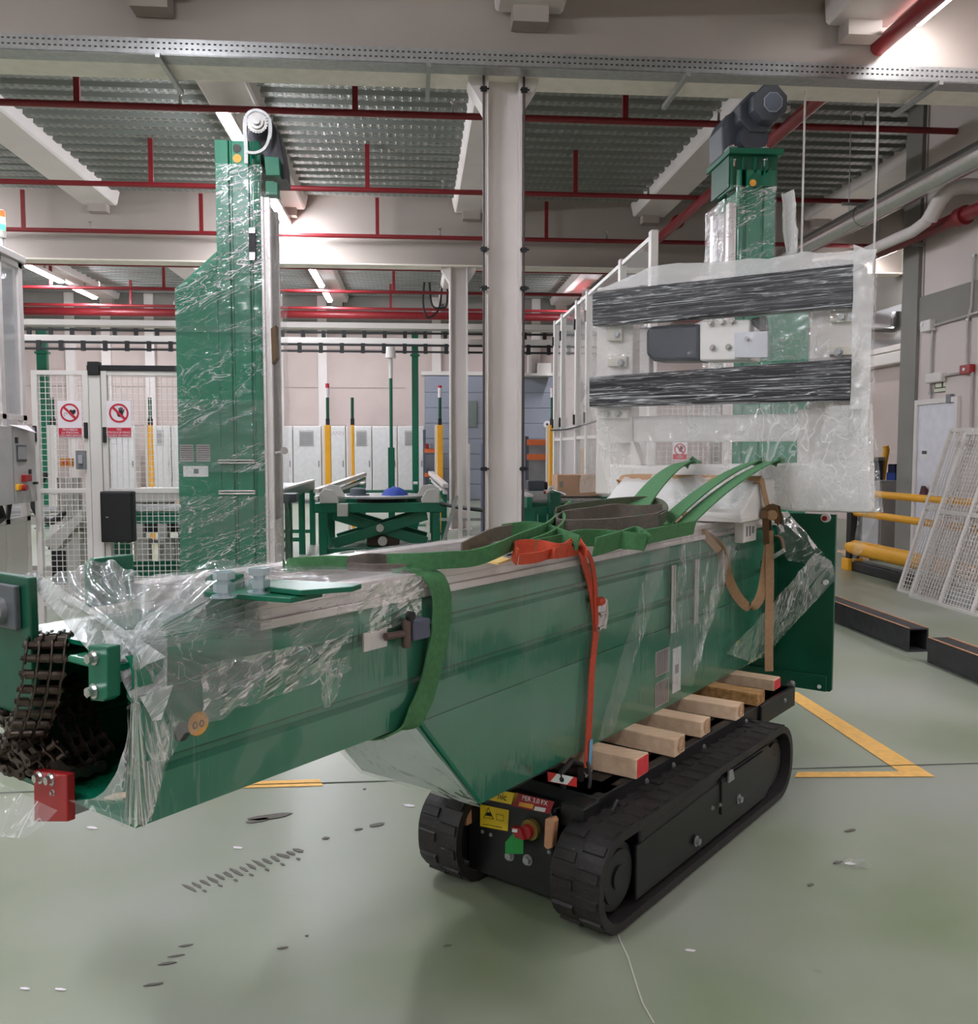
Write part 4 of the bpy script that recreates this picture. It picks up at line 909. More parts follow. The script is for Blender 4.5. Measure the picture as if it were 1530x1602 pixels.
part('stretch_film', crumple(lambda u, v: ms(1.89 + .27 * v, -.6 + .72 * u, 1.31 + .15 * v), -MU * .5 + ZU, 30, 14, .008, 8, 73), FILMM, WB)

# ---------------------------------------------------------------- slings and ratchet straps
def tpath(*pts): return [TP(x, y, t) for x, y, t in pts]
def web(name, label, cat, runs, group=None, loc=None):
    T = thing(name, label, cat, loc or runs[0][2][0], group)
    for nm, m, pts, side, w in runs: part(nm, MB().ribbon(pts, side, w, .006, 8), m, T)
    return T
def zp(*pts): return [GZ(x, y, z) for x, y, z in pts]
STD = ZU + MN * .25
web('lifting_sling', 'green flat sling looped over the narrow part of the mast, olive ends trailing', 'sling', [
    ('webbing', SLING, [GZ(612, 882, 1.275), GZ(634, 884, 1.27)] + tpath((652, 889, -.03), (672, 899, .01), (686, 915, .03), (692, 945, .036), (688, 990, .036), (676, 1050, .032), (660, 1100, .028), (640, 1132, .022), (612, 1147, -.02), (585, 1150, -.12)), [MU + ZU * .4, MU, MU, MU] + [MU] * 5 + [MU, MU * .8 - MN * .2, MU * .8], .08),
    ('webbing', SLING, zp((446, 885, 1.262), (470, 882, 1.272), (510, 880, 1.275), (545, 880, 1.275)), [ZU * .1 + MN, STD, STD, STD], .04),
    ('grey_sleeve', SLINGG, zp((543, 880, 1.275), (575, 875, 1.285), (605, 876, 1.28), (628, 880, 1.275)), STD, .035),
    ('grey_sleeve', SLINGG, zp((545, 886, 1.265), (580, 888, 1.266), (612, 888, 1.266), (636, 888, 1.266)), STD, .022),
    ('webbing', SLING, zp((606, 880, 1.28), (650, 879, 1.282), (700, 876, 1.285), (740, 873, 1.285), (775, 862, 1.3), (806, 848, 1.31), (845, 833, 1.33), (864, 820, 1.34), (876, 804, 1.36), (892, 792, 1.375)), STD, .052)])
web('lifting_sling', 'olive and green sling heaped on the mast behind the orange strap', 'sling', [
    ('grey_sleeve', SLINGG, zp((722, 860, 1.285), (742, 850, 1.3), (768, 838, 1.32), (800, 831, 1.33)), STD, .05),
    ('grey_sleeve', SLINGG, zp((735, 866, 1.27), (765, 858, 1.275), (800, 856, 1.275)), STD, .035),
    ('webbing', SLING, zp((785, 831, 1.33), (820, 827, 1.335), (850, 830, 1.33), (880, 840, 1.315), (905, 850, 1.3)), STD, .05),
    ('webbing', SLINGO, zp((868, 804, 1.37), (890, 798, 1.375), (930, 792, 1.38), (975, 787, 1.385), (1015, 786, 1.385), (1036, 793, 1.375), (1042, 806, 1.355), (1030, 815, 1.345)), STD, .05),
    ('webbing', SLINGG, zp((1036, 800, 1.365), (1000, 802, 1.36), (960, 800, 1.365), (920, 806, 1.36), (880, 812, 1.35), (868, 822, 1.335), (890, 826, 1.33), (940, 824, 1.33), (990, 820, 1.335), (1030, 815, 1.345)), STD, .06),
    ('webbing', SLINGG, zp((870, 826, 1.33), (900, 826, 1.33), (950, 824, 1.33), (1010, 818, 1.335), (1040, 808, 1.35)), STD, .06),
    ('webbing', SLING, zp((872, 800, 1.37), (882, 815, 1.35), (874, 830, 1.33), (856, 842, 1.315), (830, 852, 1.3)), STD, .04)])
web('lifting_sling', 'green sling folded beside the olive heap above the orange strap', 'sling', [
    ('webbing', SLING, zp((836, 858, 1.29), (870, 850, 1.295), (905, 842, 1.305), (945, 842, 1.3), (985, 846, 1.295), (1010, 848, 1.29)), STD, .06),
    ('webbing', SLING, zp((930, 856, 1.285), (965, 846, 1.295), (990, 838, 1.305), (1003, 842, 1.3), (1012, 850, 1.285)), STD, .066),
    ('webbing', SLING, zp((1000, 842, 1.3), (1030, 836, 1.305), (1060, 830, 1.305), (1086, 825, 1.308)), STD, .055)])
def up_sling(label, A, B, w, h):
    A, B = GZ(*A), SP(B[0], B[1], 2.37)
    pts = [A - MU * .06 - ZU * .02] + [A.lerp(B, f) + ZU * h * 4 * f * (1 - f) for f in (0, .2, .4, .6, .8, 1)] + [B + MU * .02 + MN * .06 - ZU * .004]
    web('lifting_sling', label, 'sling', [('webbing', SLING, pts, [MN + ZU * .2] * 7 + [MN * .4 + MU], w)])
up_sling('green sling rising to the wrapped frame, leftmost of the three', (992, 800, 1.36), (1072, 723), .11, .035)
up_sling('green sling rising to the wrapped frame, middle of the three', (1046, 812, 1.33), (1180, 723), .085, .03)
up_sling('green sling rising to the wrapped frame, rightmost of the three', (1068, 822, 1.31), (1208, 722), .085, .03)
ST = thing('ratchet_strap', 'orange ratchet strap over the mast, hooked to the carrier', 'strap', ms(.6, .03, .42))
part('strap_webbing', MB().ribbon(tpath((898, 848, -.03), (908, 860, .01), (914, 880, .018), (921, 905, .02), (928, 940, .022), (932, 985, .022), (930, 1010, .022), (926, 1050, .022), (923, 1110, .024), (920, 1160, .026), (918, 1200, .03)), MU, .04, .004, 8), ORANGE, ST)
part('strap_webbing', MB().ribbon(tpath((906, 852, -.04), (918, 862, .01), (927, 885, .024), (931, 915, .026), (932, 945, .028), (934, 985, .028)), MU, .026, .004, 8), ORANGE, ST)
for pts, w in (((810, 872, 1.275), (803, 862, 1.285), (815, 856, 1.295), (845, 857, 1.292), (872, 862, 1.285), (892, 858, 1.285)), .05), (((812, 875, 1.27), (840, 872, 1.272), (862, 866, 1.276), (885, 864, 1.275), (906, 860, 1.27)), .035), (((866, 866, 1.28), (882, 857, 1.29), (896, 847, 1.3), (902, 844, 1.3), (908, 852, 1.285)), .036), (((888, 862, 1.28), (900, 846, 1.3), (913, 860, 1.275), (918, 868, 1.262)), .034):
    part('strap_bundle', MB().ribbon(zp(*pts), STD, w, .004, 8), ORANGE, ST)
part('strap_label', MB().ribbon(tpath((925, 1157, .032), (924, 1176, .033), (923, 1196, .035)), MU, .022, .002, 4), mat('blue_label', (110, 176, 214), .5), ST)
rt = part('ratchet', MB().tube([TP(938, 941, .03) - MU * .02, TP(938, 941, .03) + MU * .02], .016, 14, True), ORANGE, ST)
mb = MB()
for k in (-1, 1): mb.extr([p + MU * .02 * k for p in tpath((936, 935, .02), (946, 940, .03), (947, 962, .04), (944, 985, .04), (938, 985, .03))], MU * .004)
mb.tube([TP(943, 960, .04) - MU * .022, TP(943, 960, .04) + MU * .022], .006, 8, True); mb.tube([TP(941, 982, .04) - MU * .022, TP(941, 982, .04) + MU * .022], .006, 8, True)
part('ratchet_frame', mb, STEEL, rt, False)
h = TP(916, 1212, .035)
part('wire_hook', MB().tube(smooth([TP(911, 1200, .035), TP(912, 1208, .035), TP(916, 1214, .04), TP(914, 1222, .045), TP(917, 1224, .045), TP(918, 1214, .04), TP(925, 1207, .035), TP(926, 1200, .035)], MN, 4)[0], .004, 8, True), STEEL, ST)
TS = thing('ratchet_strap', 'tan ratchet strap over the white housing with a hanging loop', 'strap', ms(2.2, .17, .48))
part('strap_webbing', MB().ribbon([ms(2.14, -.63, 1.3), ms(2.14, -.625, 1.42), ms(2.14, -.59, 1.455), ms(2.14, -.2, 1.458), ms(2.14, .1, 1.458), ms(2.15, .145, 1.45), ms(2.17, .155, 1.39), ms(2.2, .168, 1.3)], MU * .8 + ZU * .6, .05, .004, 8), TAN, TS)
part('strap_webbing', MB().ribbon([SP(1203, 830, 2.2), SP(1204, 870, 2.2), SP(1204, 930, 2.2), SP(1203, 990, 2.2), SP(1203, 1050, 2.2)], MN * .8 + MU * .6, .042, .004, 6), TAN, TS)
part('strap_tail', MB().ribbon([SP(1082, 826, 1.75), SP(1100, 836, 1.8), SP(1122, 850, 1.9), SP(1132, 872, 1.98), SP(1140, 905, 2.05), SP(1152, 930, 2.1), SP(1168, 948, 2.14), SP(1182, 946, 2.16), SP(1192, 925, 2.18), SP(1198, 890, 2.2), SP(1203, 850, 2.2)], [MN * .4 + ZU] * 2 + [MN + ZU * .2] * 2 + [MN * .8 + MU * .6] * 7, .048, .004, 8), TAN, TS)
part('strap_tail', MB().ribbon([SP(1072, 806, 1.8), SP(1062, 795, 1.84), SP(1058, 800, 1.8), SP(1062, 815, 1.76), SP(1082, 824, 1.76), SP(1105, 840, 1.8), SP(1125, 862, 1.86)], MN * .5 + ZU, .034, .004, 8), TAN, TS)
mb = MB()
for k in (-1, 1): mb.extr([SP(x, y, 2.19) + MU * .022 * k for x, y in ((1194, 795), (1206, 788), (1218, 792), (1222, 812), (1220, 822), (1214, 818), (1212, 800), (1204, 806), (1206, 850), (1196, 852))], MU * .004)
rt = part('ratchet', mb, mat('bronze_ratchet', (112, 84, 58), .35, .6), TS, False)
part('ratchet_roll', MB().tube([SP(1208, 806, 2.16), SP(1208, 806, 2.24)], .026, 16, True), TAN, rt)
part('ratchet_spindle', MB().tube([SP(1196, 805, 2.14), SP(1196, 805, 2.26)], .02, 14, True), MATS['bronze_ratchet'], rt)
part('ratchet_handle', MB().ribbon([SP(1212, 838, 2.2), SP(1222, 842, 2.2), SP(1226, 860, 2.22), SP(1224, 862, 2.22)], MU, .04, .006, 5), MATS['bronze_ratchet'], rt)
part('ratchet_tip', MB().bar(SP(1211, 871, 2.2), SP(1227, 861, 2.2), .02, .02, True), STEEL, rt)
solo('spacer_board', MB().extr([GZ(*p, 1.256) for p in ((712, 866), (745, 865), (800, 877), (780, 884), (720, 872))], (0, 0, .006)), mat('yellow_board', (226, 190, 120), .7), 'thin yellowish board lying under the green sling on the mast', 'board')
solo('metal_shackle', MB().tube(smooth([TP(788, 876, -.04), TP(800, 868, -.04), TP(812, 874, -.04), TP(804, 880, -.02)], MN, 4)[0], .006, 8, True).tube(smooth([TP(756, 874, -.06), TP(764, 879, -.05), TP(772, 874, -.05)], MN, 4)[0], .005, 8, True), BLACK, 'small black metal fitting lying beside the orange strap bundle', 'shackle')

# ---------------------------------------------------------------- left: glazed enclosure, fence with signs
CXX = -3.4
def gx(px, py): p = GX(px, py, CXX); return p.y, p.z
EN = thing('machine_enclosure', 'tall glazed aluminium machine enclosure with control panel, at the left edge', 'enclosure', (CXX - .5, 7.2, 0))
HT = 3.22
mb = MB()
for y in (8.18, 7.78, 6.9, 6.0): mb.box(CXX - .05, CXX, y - .04, y + .04, 0, HT)
for z in (.02, .98, 1.86, HT - .05): mb.box(CXX - .05, CXX, 5.96, 8.22, z, z + .05)
for z in (HT - .05, .02): mb.box(CXX - 1.2, CXX, 8.16, 8.22, z, z + .05)
mb.box(CXX - 1.2, CXX - 1.14, 8.16, 8.22, 0, HT)
part('frame', mb, ALU, EN, False, .004)
GLASS = film('tinted_glazing', .4, .0, 2, bump=.02, rough=.03, tint=(.5, .5, .52))
part('glass_pane', MB().box(CXX - .03, CXX - .02, 6.0, 8.16, 1.9, HT - .06), GLASS, EN, False)
part('glass_pane', MB().box(CXX - 1.14, CXX - .04, 8.18, 8.19, .1, HT - .06), GLASS, EN, False)
for a, b in ((7.82, 8.14), (6.94, 7.74), (6.04, 6.86)): part('lower_panel', MB().box(CXX - .03, CXX - .005, a, b, .08, .98), WHITE, EN, False, .004)
part('top_rail', MB().box(CXX - .08, CXX + .03, 5.9, 8.23, HT, HT + .06), ALU, EN, False, .006)
cb = part('control_box', MB().box(CXX + .0, CXX + .1, 7.0, 8.12, 1.16, 1.8), mat('light_grey_box', (178, 174, 174), .45), EN, False, .006)
def onb(a, b, c, d, x): y0, z1 = gx2(a, b, x); y1, z0 = gx2(c, d, x); return y0, y1, z0, z1
def gx2(px, py, x): p = GX(px, py, x); return p.y, p.z
y0, y1, z0, z1 = onb(25, 696, 41, 722, CXX + .1); part('touch_screen', MB().box(CXX + .1, CXX + .108, y0, y1, z0, z1), DGREY, cb, False, .003)
part('screen_face', MB().box(CXX + .108, CXX + .111, y0 + .015, y1 - .015, z0 + .02, z1 - .015), SCREEN, cb, False)
y0, y1, z0, z1 = onb(33, 743, 43, 753, CXX + .1); part('red_switch', MB().box(CXX + .1, CXX + .14, y0, y1, z0, z1), REDP, cb, False, .005)
y0, y1, z0, z1 = onb(24, 758, 33, 766, CXX + .1); part('switch_base', MB().box(CXX + .1, CXX + .125, y0, y1, z0, z1), YEL, cb, False, .004)
y0, y1, z0, z1 = onb(32, 760, 38, 766, CXX + .12); part('red_button', MB().tube([(CXX + .1, y0 + .03, (z0 + z1) / 2), (CXX + .16, y0 + .03, (z0 + z1) / 2)], .025, 14), REDP, cb)
part('selector', MB().box(CXX + .1, CXX + .13, 8.04, 8.08, 1.31, 1.33).box(CXX + .1, CXX + .12, 7.96, 7.98, 1.4, 1.44).box(CXX + .1, CXX + .12, 7.72, 7.74, 1.66, 1.71), BLACK, cb, False)
part('door_gap', MB().box(CXX + .1, CXX + .1015, 7.67, 7.68, 1.17, 1.79), GREY, cb, False)
part('paper_sheet', MB().extr([(CXX + .1, 7.62, 1.81), (CXX + .1, 7.98, 1.81), (CXX + .16, 8.0, 1.75)], (.002, 0, .002)), SIGNW, EN, False)
part('cable_bundle', MB().tube([(CXX + .05, 7.5, 1.16), (CXX + .06, 7.55, 1.05), (CXX + .05, 7.45, 1.03)], .03, 8).tube([(CXX + .05, 7.7, 1.16), (CXX + .05, 7.65, 1.04)], .02, 8), BLACK, EN)
p = GX(3, 392, CXX - .05)
sg = thing('signal_tower', 'stacked signal light, amber over green, on top of the enclosure', 'signal light', (CXX - .05, p.y, HT + .06))
zz = HT + .06
part('stand', MB().tube([(CXX - .05, p.y, zz), (CXX - .05, p.y, zz + .12)], .022, 12), ALU, sg)
part('base', MB().tube([(CXX - .05, p.y, zz + .1), (CXX - .05, p.y, zz + .16)], .036, 14), WHITE, sg)
for z, m in ((.16, mat('green_lens', (60, 220, 120), .3, emit=1.5)), (.215, mat('lit_white_lens', (255, 244, 200), .3, emit=3)), (.27, mat('amber_red_lens', (236, 96, 50), .3, emit=.6))):
    part('lens', MB().tube([(CXX - .05, p.y, zz + z), (CXX - .05, p.y, zz + z + .052)], .034, 16), m, sg)
part('cap', MB().tube([(CXX - .05, p.y, zz + .322), (CXX - .05, p.y, zz + .335)], [.034, .02], 14), WHITE, sg)

FY = 8.3
def fx(px, py): p = GY(px, py, FY); return p.x, p.z
def fence_panel(x0, x1, z0, zm, z1, label, cell=.05, posts=True):
    t = thing('mesh_fence', label, 'fence', ((x0 + x1) / 2, FY, 0))
    for x in (x0, x1): part('post', MB().box(x - .025, x + .025, FY - .025, FY + .025, 0, z1), WHITE, t, False, .004)
    for z in (z0, zm, z1 - .02): part('rail', MB().box(x0, x1, FY - .018, FY + .018, z - .02, z + .02), WHITE, t, False, .003)
    mb = MB(); w = .0028
    x = x0 + .04
    while x < x1 - .03: mb.box(x - w, x + w, FY - .004, FY, z0, z1); x += cell
    z = z0 + .04
    while z < z1 - .03: mb.box(x0, x1, FY, FY + .004, z - w, z + w); z += cell
    part('wire_mesh', mb, WHITE, t, False, kind='stuff')
    return t
f1 = fence_panel(-3.36, -2.92, .22, 1.24, 2.31, 'narrow white mesh gate between the enclosure and the hinged post')
f2 = fence_panel(-2.76, -1.5, .22, 1.24, 2.31, 'wide white mesh fence panel passing behind the left mast')
post = thing('fence_post', 'square white fence post between the two mesh panels', 'post', (-2.84, FY, 0))
part('post', MB().box(-2.89, -2.79, FY - .03, FY + .04, 0, 2.33), WHITE, post, False, .004)
for x, z, pr in ((-3.36, 1.75, f1), (-2.92, 1.78, f1), (-2.76, 1.74, f2), (-3.36, .42, f1), (-2.92, .4, f1)): part('hinge', MB().box(x - .015, x + .015, FY - .05, FY - .025, z - .07, z + .07), BLACK, pr, False, .004)
p0, p1 = fx(137, 575), fx(292, 575)
br = thing('door_rail', 'black square bar above the right mesh fence panel', 'rail', (p0[0], FY, p0[1]))
part('bar', MB().box(p0[0], -1.5, FY - .03, FY + .01, p0[1] - .028, p0[1] + .02), BLACK, br, False, .004)
part('bracket', MB().box(-2.89, -2.79, FY - .05, FY + .03, p0[1] - .07, p0[1] + .05), BLACK, br, False, .006)
def sign(px0, px1, label, lines, pict, py0=627, py1=685, Y=FY):
    a_, b_ = GY(px0, py0, Y), GY(px1, py1, Y); x0, z1, x1, z0 = a_.x, a_.z, b_.x, b_.z; y = Y - .032
    t = thing('warning_sign', label, 'sign', ((x0 + x1) / 2, y, z0)); w = x1 - x0; cx = (x0 + x1) / 2
    part('sign_board', MB().box(x0, x1, y, y + .004, z0, z1), SIGNW, t, False)
    cz = z1 - w * .52; R = w * .4
    ring = lambda r: [V((cx + r * cos(2 * pi * k / 36), y - .002, cz + r * sin(2 * pi * k / 36))) for k in range(36)]
    mb = MB(); a, b = ring(R), ring(R * .8)
    mb.add(a + b, [(k, (k + 1) % 36, 36 + (k + 1) % 36, 36 + k) for k in range(36)], True); 
    part('red_ring', mb, SIGNR, t, False)
    d = R * .62; e = R * .09
    part('red_slash', MB().extr([V((cx - d - e, y - .0035, cz + d - e)), V((cx - d + e, y - .0035, cz + d + e)), V((cx + d + e, y - .0035, cz - d + e)), V((cx + d - e, y - .0035, cz - d - e))], (0, -.0005, 0)), SIGNR, t, False)
    mb = MB()
    def poly(pts): mb.extr([V((cx + a * R, y - .002, cz + b * R)) for a, b in pts], (0, -.0006, 0))
    if pict == 'heart':
        poly([(.3, -.35), (.62, .0), (.66, .2), (.55, .33), (.4, .33), (.3, .24), (.18, .33), (.02, .3), (-.05, .1), (.05, -.1)])
        mb.tube([V((cx + R * (-.45 + .17 * cos(k * .6)), y - .002, cz + R * (-.2 + .17 * sin(k * .6)))) for k in range(9)], .0016, 4, True)
    else:
        poly([(-.1, -.35), (.2, -.42), (.42, -.2), (.4, .1), (.0, .1), (-.3, .12), (-.22, .0)])
        for a, b, c, dd in ((.02, .1, .04, .55), (.14, .1, .2, .62), (.26, .1, .36, .58), (.37, .05, .54, .42)):
            poly([(a, b), (c - .05, dd), (c + .06, dd), (a + .13, b)])
    part('pictogram', mb, INK, t, False)
    part('text_band', MB().box(x0 + w * .02, x1 - w * .02, y - .003, y, z0 + .008, z0 + w * .42), SIGNR, t, False)
    for k, s in enumerate(lines): word(s, (cx, y - .004, z0 + w * (.345 - .125 * k)), (1, 0, 0), (0, 0, 1), w * .125, SIGNW, t, sx=.86 if len(s) > 13 else 1)
sign(92, 131, 'no pacemakers sign with a heart pictogram on the narrow mesh gate', ('PROHIBIDA', 'LA PERSONA', 'CON MARCAPASOS'), 'heart')
sign(168, 208, 'do not touch sign with a hand pictogram on the wide mesh fence', ('NO', 'INTRODUCIR MANO A', 'MAQUINA EN MARCHA'), 'hand')
(x0, z1), (x1, z0) = fx(163, 768), fx(216, 846)
t = thing('black_box', 'black flat box hung on the wide mesh fence panel', 'box', ((x0 + x1) / 2, FY - .08, z0))
part('box_body', MB().box(x0, x1, FY - .12, FY - .03, z0, z1), BLACK, t, False, .01)
part('box_lid', MB().box(x0 + .01, x1 - .01, FY - .135, FY - .12, z0 + .01, z1 - .01), mat('black_lid', (18, 18, 19), .6), t, False, .006)
part('lock', MB().box(x0 + .055, x0 + .075, FY - .14, FY - .135, z0 + .22, z0 + .23), STEEL, t, False)
(x0, z1), (x1, z0) = fx(92, 717), fx(110, 731)
t = thing('switch_box', 'small orange switch box on the narrow mesh gate', 'switch box', ((x0 + x1) / 2, FY + .05, z0))
part('box_body', MB().box(x0, x1, FY + .02, FY + .1, z0, z1), mat('orange_box', (206, 132, 52), .5), t, False, .008)
part('button', MB().disc(((x0 + x1) / 2, FY + .015, (z0 + z1) / 2), (0, 1, 0), .022, .02, 16), mat('orange_red_knob', (196, 84, 40), .5), t)
(x0, z1), (x1, z0) = fx(121, 705), fx(138, 734)
t = thing('lock_plate', 'grey safety lock plate beside the orange switch box', 'lock', ((x0 + x1) / 2, FY - .05, z0))
part('plate', MB().box(x0, x1, FY - .05, FY - .03, z0, z1), GREY, t, False, .004)
part('lock_body', MB().box(x0 + .03, x1 - .02, FY - .08, FY - .05, z0 + .05, z1 - .04), mat('pale_grey_plastic', (164, 162, 166), .5), t, False, .006)

# ---------------------------------------------------------------- behind: conveyors, tables, posts, cabinets
def conveyor(x0, x1, y0, y1, z, label, rollers=True, legw=.08, col=None, nleg=2, group=None):
    t = thing('conveyor', label, 'conveyor', ((x0 + x1) / 2, (y0 + y1) / 2, 0), group); col = col or GREEN2
    for x in (x0, x1):
        part('side_beam', MB().box(x - .03, x + .03, y0, y1, z - .14, z), col, t, False, .005)
        part('top_rail', MB().box(x - .04, x + .04, y0, y1, z, z + .03), ALU, t, False, .003)
    for k in range(nleg):
        y = y0 + .1 + (y1 - y0 - .2) * k / max(1, nleg - 1)
        for x in (x0, x1): part('leg', MB().box(x - legw / 2, x + legw / 2, y - legw / 2, y + legw / 2, 0, z - .12), col, t, False, .004)
        part('cross_bar', MB().box(x0, x1, y - .03, y + .03, z - .2, z - .12), col, t, False)
        part('cross_bar', MB().box(x0, x1, y - .02, y + .02, .2, .26), col, t, False)
    if rollers:
        n = int((y1 - y0) / .3)
        for k in range(n): part('roller', MB().tube([(x0, y0 + .15 + k * .3, z - .05), (x1, y0 + .15 + k * .3, z - .05)], .03, 8), GALV, t)
    return t
# left pair beyond the fence
conveyor(-6.2, -3.6, 10.2, 10.9, .98, 'pale conveyor frame behind the narrow mesh gate', True, .1, CONC)
conveyor(-3.5, -2.2, 10.0, 11.2, 1.0, 'conveyor with green legs behind the wide mesh fence', True, .12, GREEN2, 3)
t = thing('transfer_machine', 'cream stepped machine base behind the narrow mesh gate', 'machine', (-4.0, 9.6, 0))
(a, b), (c, d) = (GY(96, 830, 9.6).x, GY(96, 830, 9.6).z), (GY(132, 905, 9.6).x, 0)
part('base_block', MB().box(a, c, 9.5, 9.9, 0, b), CONC, t, False, .02)
part('slanted_cover', MB().prism([(a - .15, b - .12), (c + .05, b + .22), (c + .05, b + .12), (a, b - .2)], 1, 9.45, 9.95), CONC, t, False, .01)
part('cylinder', MB().tube([(c - .12, 9.6, b + .1), (c - .12, 9.6, b + .55)], .12, 18), STEEL, t)
part('hose', MB().tube(smooth([V((c - .35, 9.6, b + .6)), V((c - .45, 9.5, b + .3)), V((c - .3, 9.5, b + .1)), V((c - .12, 9.5, b + .2))], MU, 5)[0], .035, 8, True), BLACK, t)
part('dark_opening', MB().box(c - .28, c - .14, 9.49, 9.5, b - .55, b - .2), BLACK, t, False)
t = thing('transfer_machine', 'grey arched machine with black feet behind the black box', 'machine', (-2.5, 11.8, 0))
part('beam', MB().box(-3.6, -2.45, 11.5, 12.2, .95, 1.12), CONC, t, False, .02)
for x in (-3.5, -3.2, -2.95, -2.7, -2.5): part('leg', MB().box(x - .06, x + .06, 11.6, 11.75, 0, .95), BLACK if x > -3 else CONC, t, False, .01)
part('dark_underside', MB().box(-3.6, -2.3, 11.7, 12.1, .55, .95), BLACK, t, False, .02)
for x in (-3.4, -3.08, -2.82, -2.56, -2.35): part('foot_block', MB().box(x - .07, x + .07, 11.45, 11.6, .0, .5 + .2 * (x > -2.9)), CONC, t, False, .01)
part('arm', MB().tube([(-3.0, 11.5, .9), (-2.75, 11.45, .75), (-2.5, 11.45, .8)], .12, 12), CARD, t)
# cabinets along the back
def cabinet(px0, px1, label, vent=None, txt=None, y=27.5, hz=2.35, door_handle=False):
    a, b = GY(px0, 700, y).x, GY(px1, 700, y).x
    t = thing('electrical_cabinet', label, 'cabinet', ((a + b) / 2, y + .25, 0), 'white cabinets along the back wall')
    part('cabinet_body', MB().box(a + .01, b - .01, y, y + .5, .1, hz), WHITE, t, False, .01)
    part('door_leaf', MB().box(a + .03, b - .03, y - .02, y, .14, hz - .04), mat('cabinet_white', (206, 204, 204), .4), t, False, .006)
    part('plinth', MB().box(a + .02, b - .02, y + .02, y + .5, 0, .1), GREY, t, False)
    if vent:
        va, vb = GY(vent[0], 674, y).x, GY(vent[1], 674, y).x
        z1, z0 = GY(500, 673, y).z, GY(500, 697, y).z
        v = part('vent', MB().box(va, vb, y - .04, y - .02, z0, z1), mat('vent_grey', (176, 172, 170), .5), t, False, .006)
        mb = MB()
        for k in range(8): mb.box(va + .03, vb - .03, y - .046, y - .04, z0 + .04 + k * (z1 - z0 - .08) / 8, z0 + .06 + k * (z1 - z0 - .08) / 8)
        part('vent_slats', mb, GREY, v, False, kind='stuff')
    part('handle', MB().box(b - .1, b - .07, y - .04, y - .02, 1.1, 1.3), GREY, t, False, .004)
    if txt: word(txt, ((a + b) / 2 + .02, y - .022, GY(500, 678, y).z), (1, 0, 0), (0, 0, 1), .17, mat('faded_grey_print', (178, 164, 166), .5), t)
    return t
cabinet(438, 458, 'narrow white cabinet just right of the left mast')
cabinet(458, 503, 'white cabinet with a vent, left of the first yellow post', (468, 491))
cabinet(503, 541, 'white cabinet with lettered door behind the first yellow post', txt='RMANN')
cabinet(541, 582, 'white cabinet with a vent behind the second slim post', (557, 574))
cabinet(582, 622, 'plain white cabinet behind the white beacon pole')
cabinet(622, 664, 'white cabinet with a vent behind the tall green post', (633, 651))
cabinet(170, 212, 'white cabinet seen through the mesh under the hand sign')
cabinet(240, 268, 'white cabinet with a vent seen through the mesh by the left mast', (245, 256))
cabinet(268, 310, 'white cabinet with black knobs partly hidden by the left mast')
t = thing('fire_sign', 'small red and white sign on the back wall left of the mast', 'sign', GY(287, 658, 28.9))
p = GY(283, 649, 28.97); q2 = GY(291, 659, 28.97)
part('sign_plate', MB().box(p.x, q2.x, 28.97, 28.99, q2.z, p.z), SIGNR, t, False)
part('sign_symbol', MB().box((p.x + q2.x) / 2 - .03, (p.x + q2.x) / 2 + .03, 28.96, 28.97, q2.z + .03, p.z - .03), SIGNW, t, False)
# back wall details
for px in (112, 168, 236, 437, 505, 683, 838):
    x = GY(px, 600, 28.9).x
    struct('pilaster', MB().box(x - .14, x + .14, 28.85, 29, 0, 6.6), BEAMW, wall_back)
for z in (1.2, 2.4, 3.6, 4.8): part('panel_joint', MB().box(-16, -.3, 28.985, 29, z - .012, z + .012), mat('dull_joint', (160, 146, 142), .8), wall_back, False)  # joint strips, darker than the wall panels
a, b = GY(664, 600, 28.8).x, GY(872, 600, 28.8).x
d1 = struct('door_1', MB().box(a, b, 28.8, 28.95, 0, 4.0), BLUEW)
for k in range(8): part('slat', MB().box(a + .02, b - .02, 28.78, 28.8, .03 + k * .49, .5 + k * .49), BLUEW, d1, False, .01)
part('door_frame', MB().box(a - .1, b + .1, 28.75, 28.95, 4.0, 4.12), WHITE, d1, False)
p, q2 = GY(731, 627, 28.7), GY(746, 668, 28.7)
part('door_window', MB().box(p.x, q2.x, 28.74, 28.78, q2.z, p.z), mat('dull_green_glass', (120, 128, 124), .3), d1, False)
t = thing('air_unit', 'pale boxed unit on the back wall right of the near pillar', 'air unit', GY(845, 590, 28.0))
for (x0, y0, x1, y1) in ((826, 555, 832, 585), (840, 568, 862, 585)):
    p, q2 = GY(x0, y0, 28.3), GY(x1, y1, 28.3); part('unit_case', MB().box(p.x, q2.x, 28.2, 28.7, q2.z, p.z), WHITE, t, False, .02)
p, q2 = GY(820, 585, 28.3), GY(862, 589, 28.3); part('unit_shelf', MB().box(p.x, q2.x, 28.0, 28.8, q2.z, p.z), WHITE, t, False)
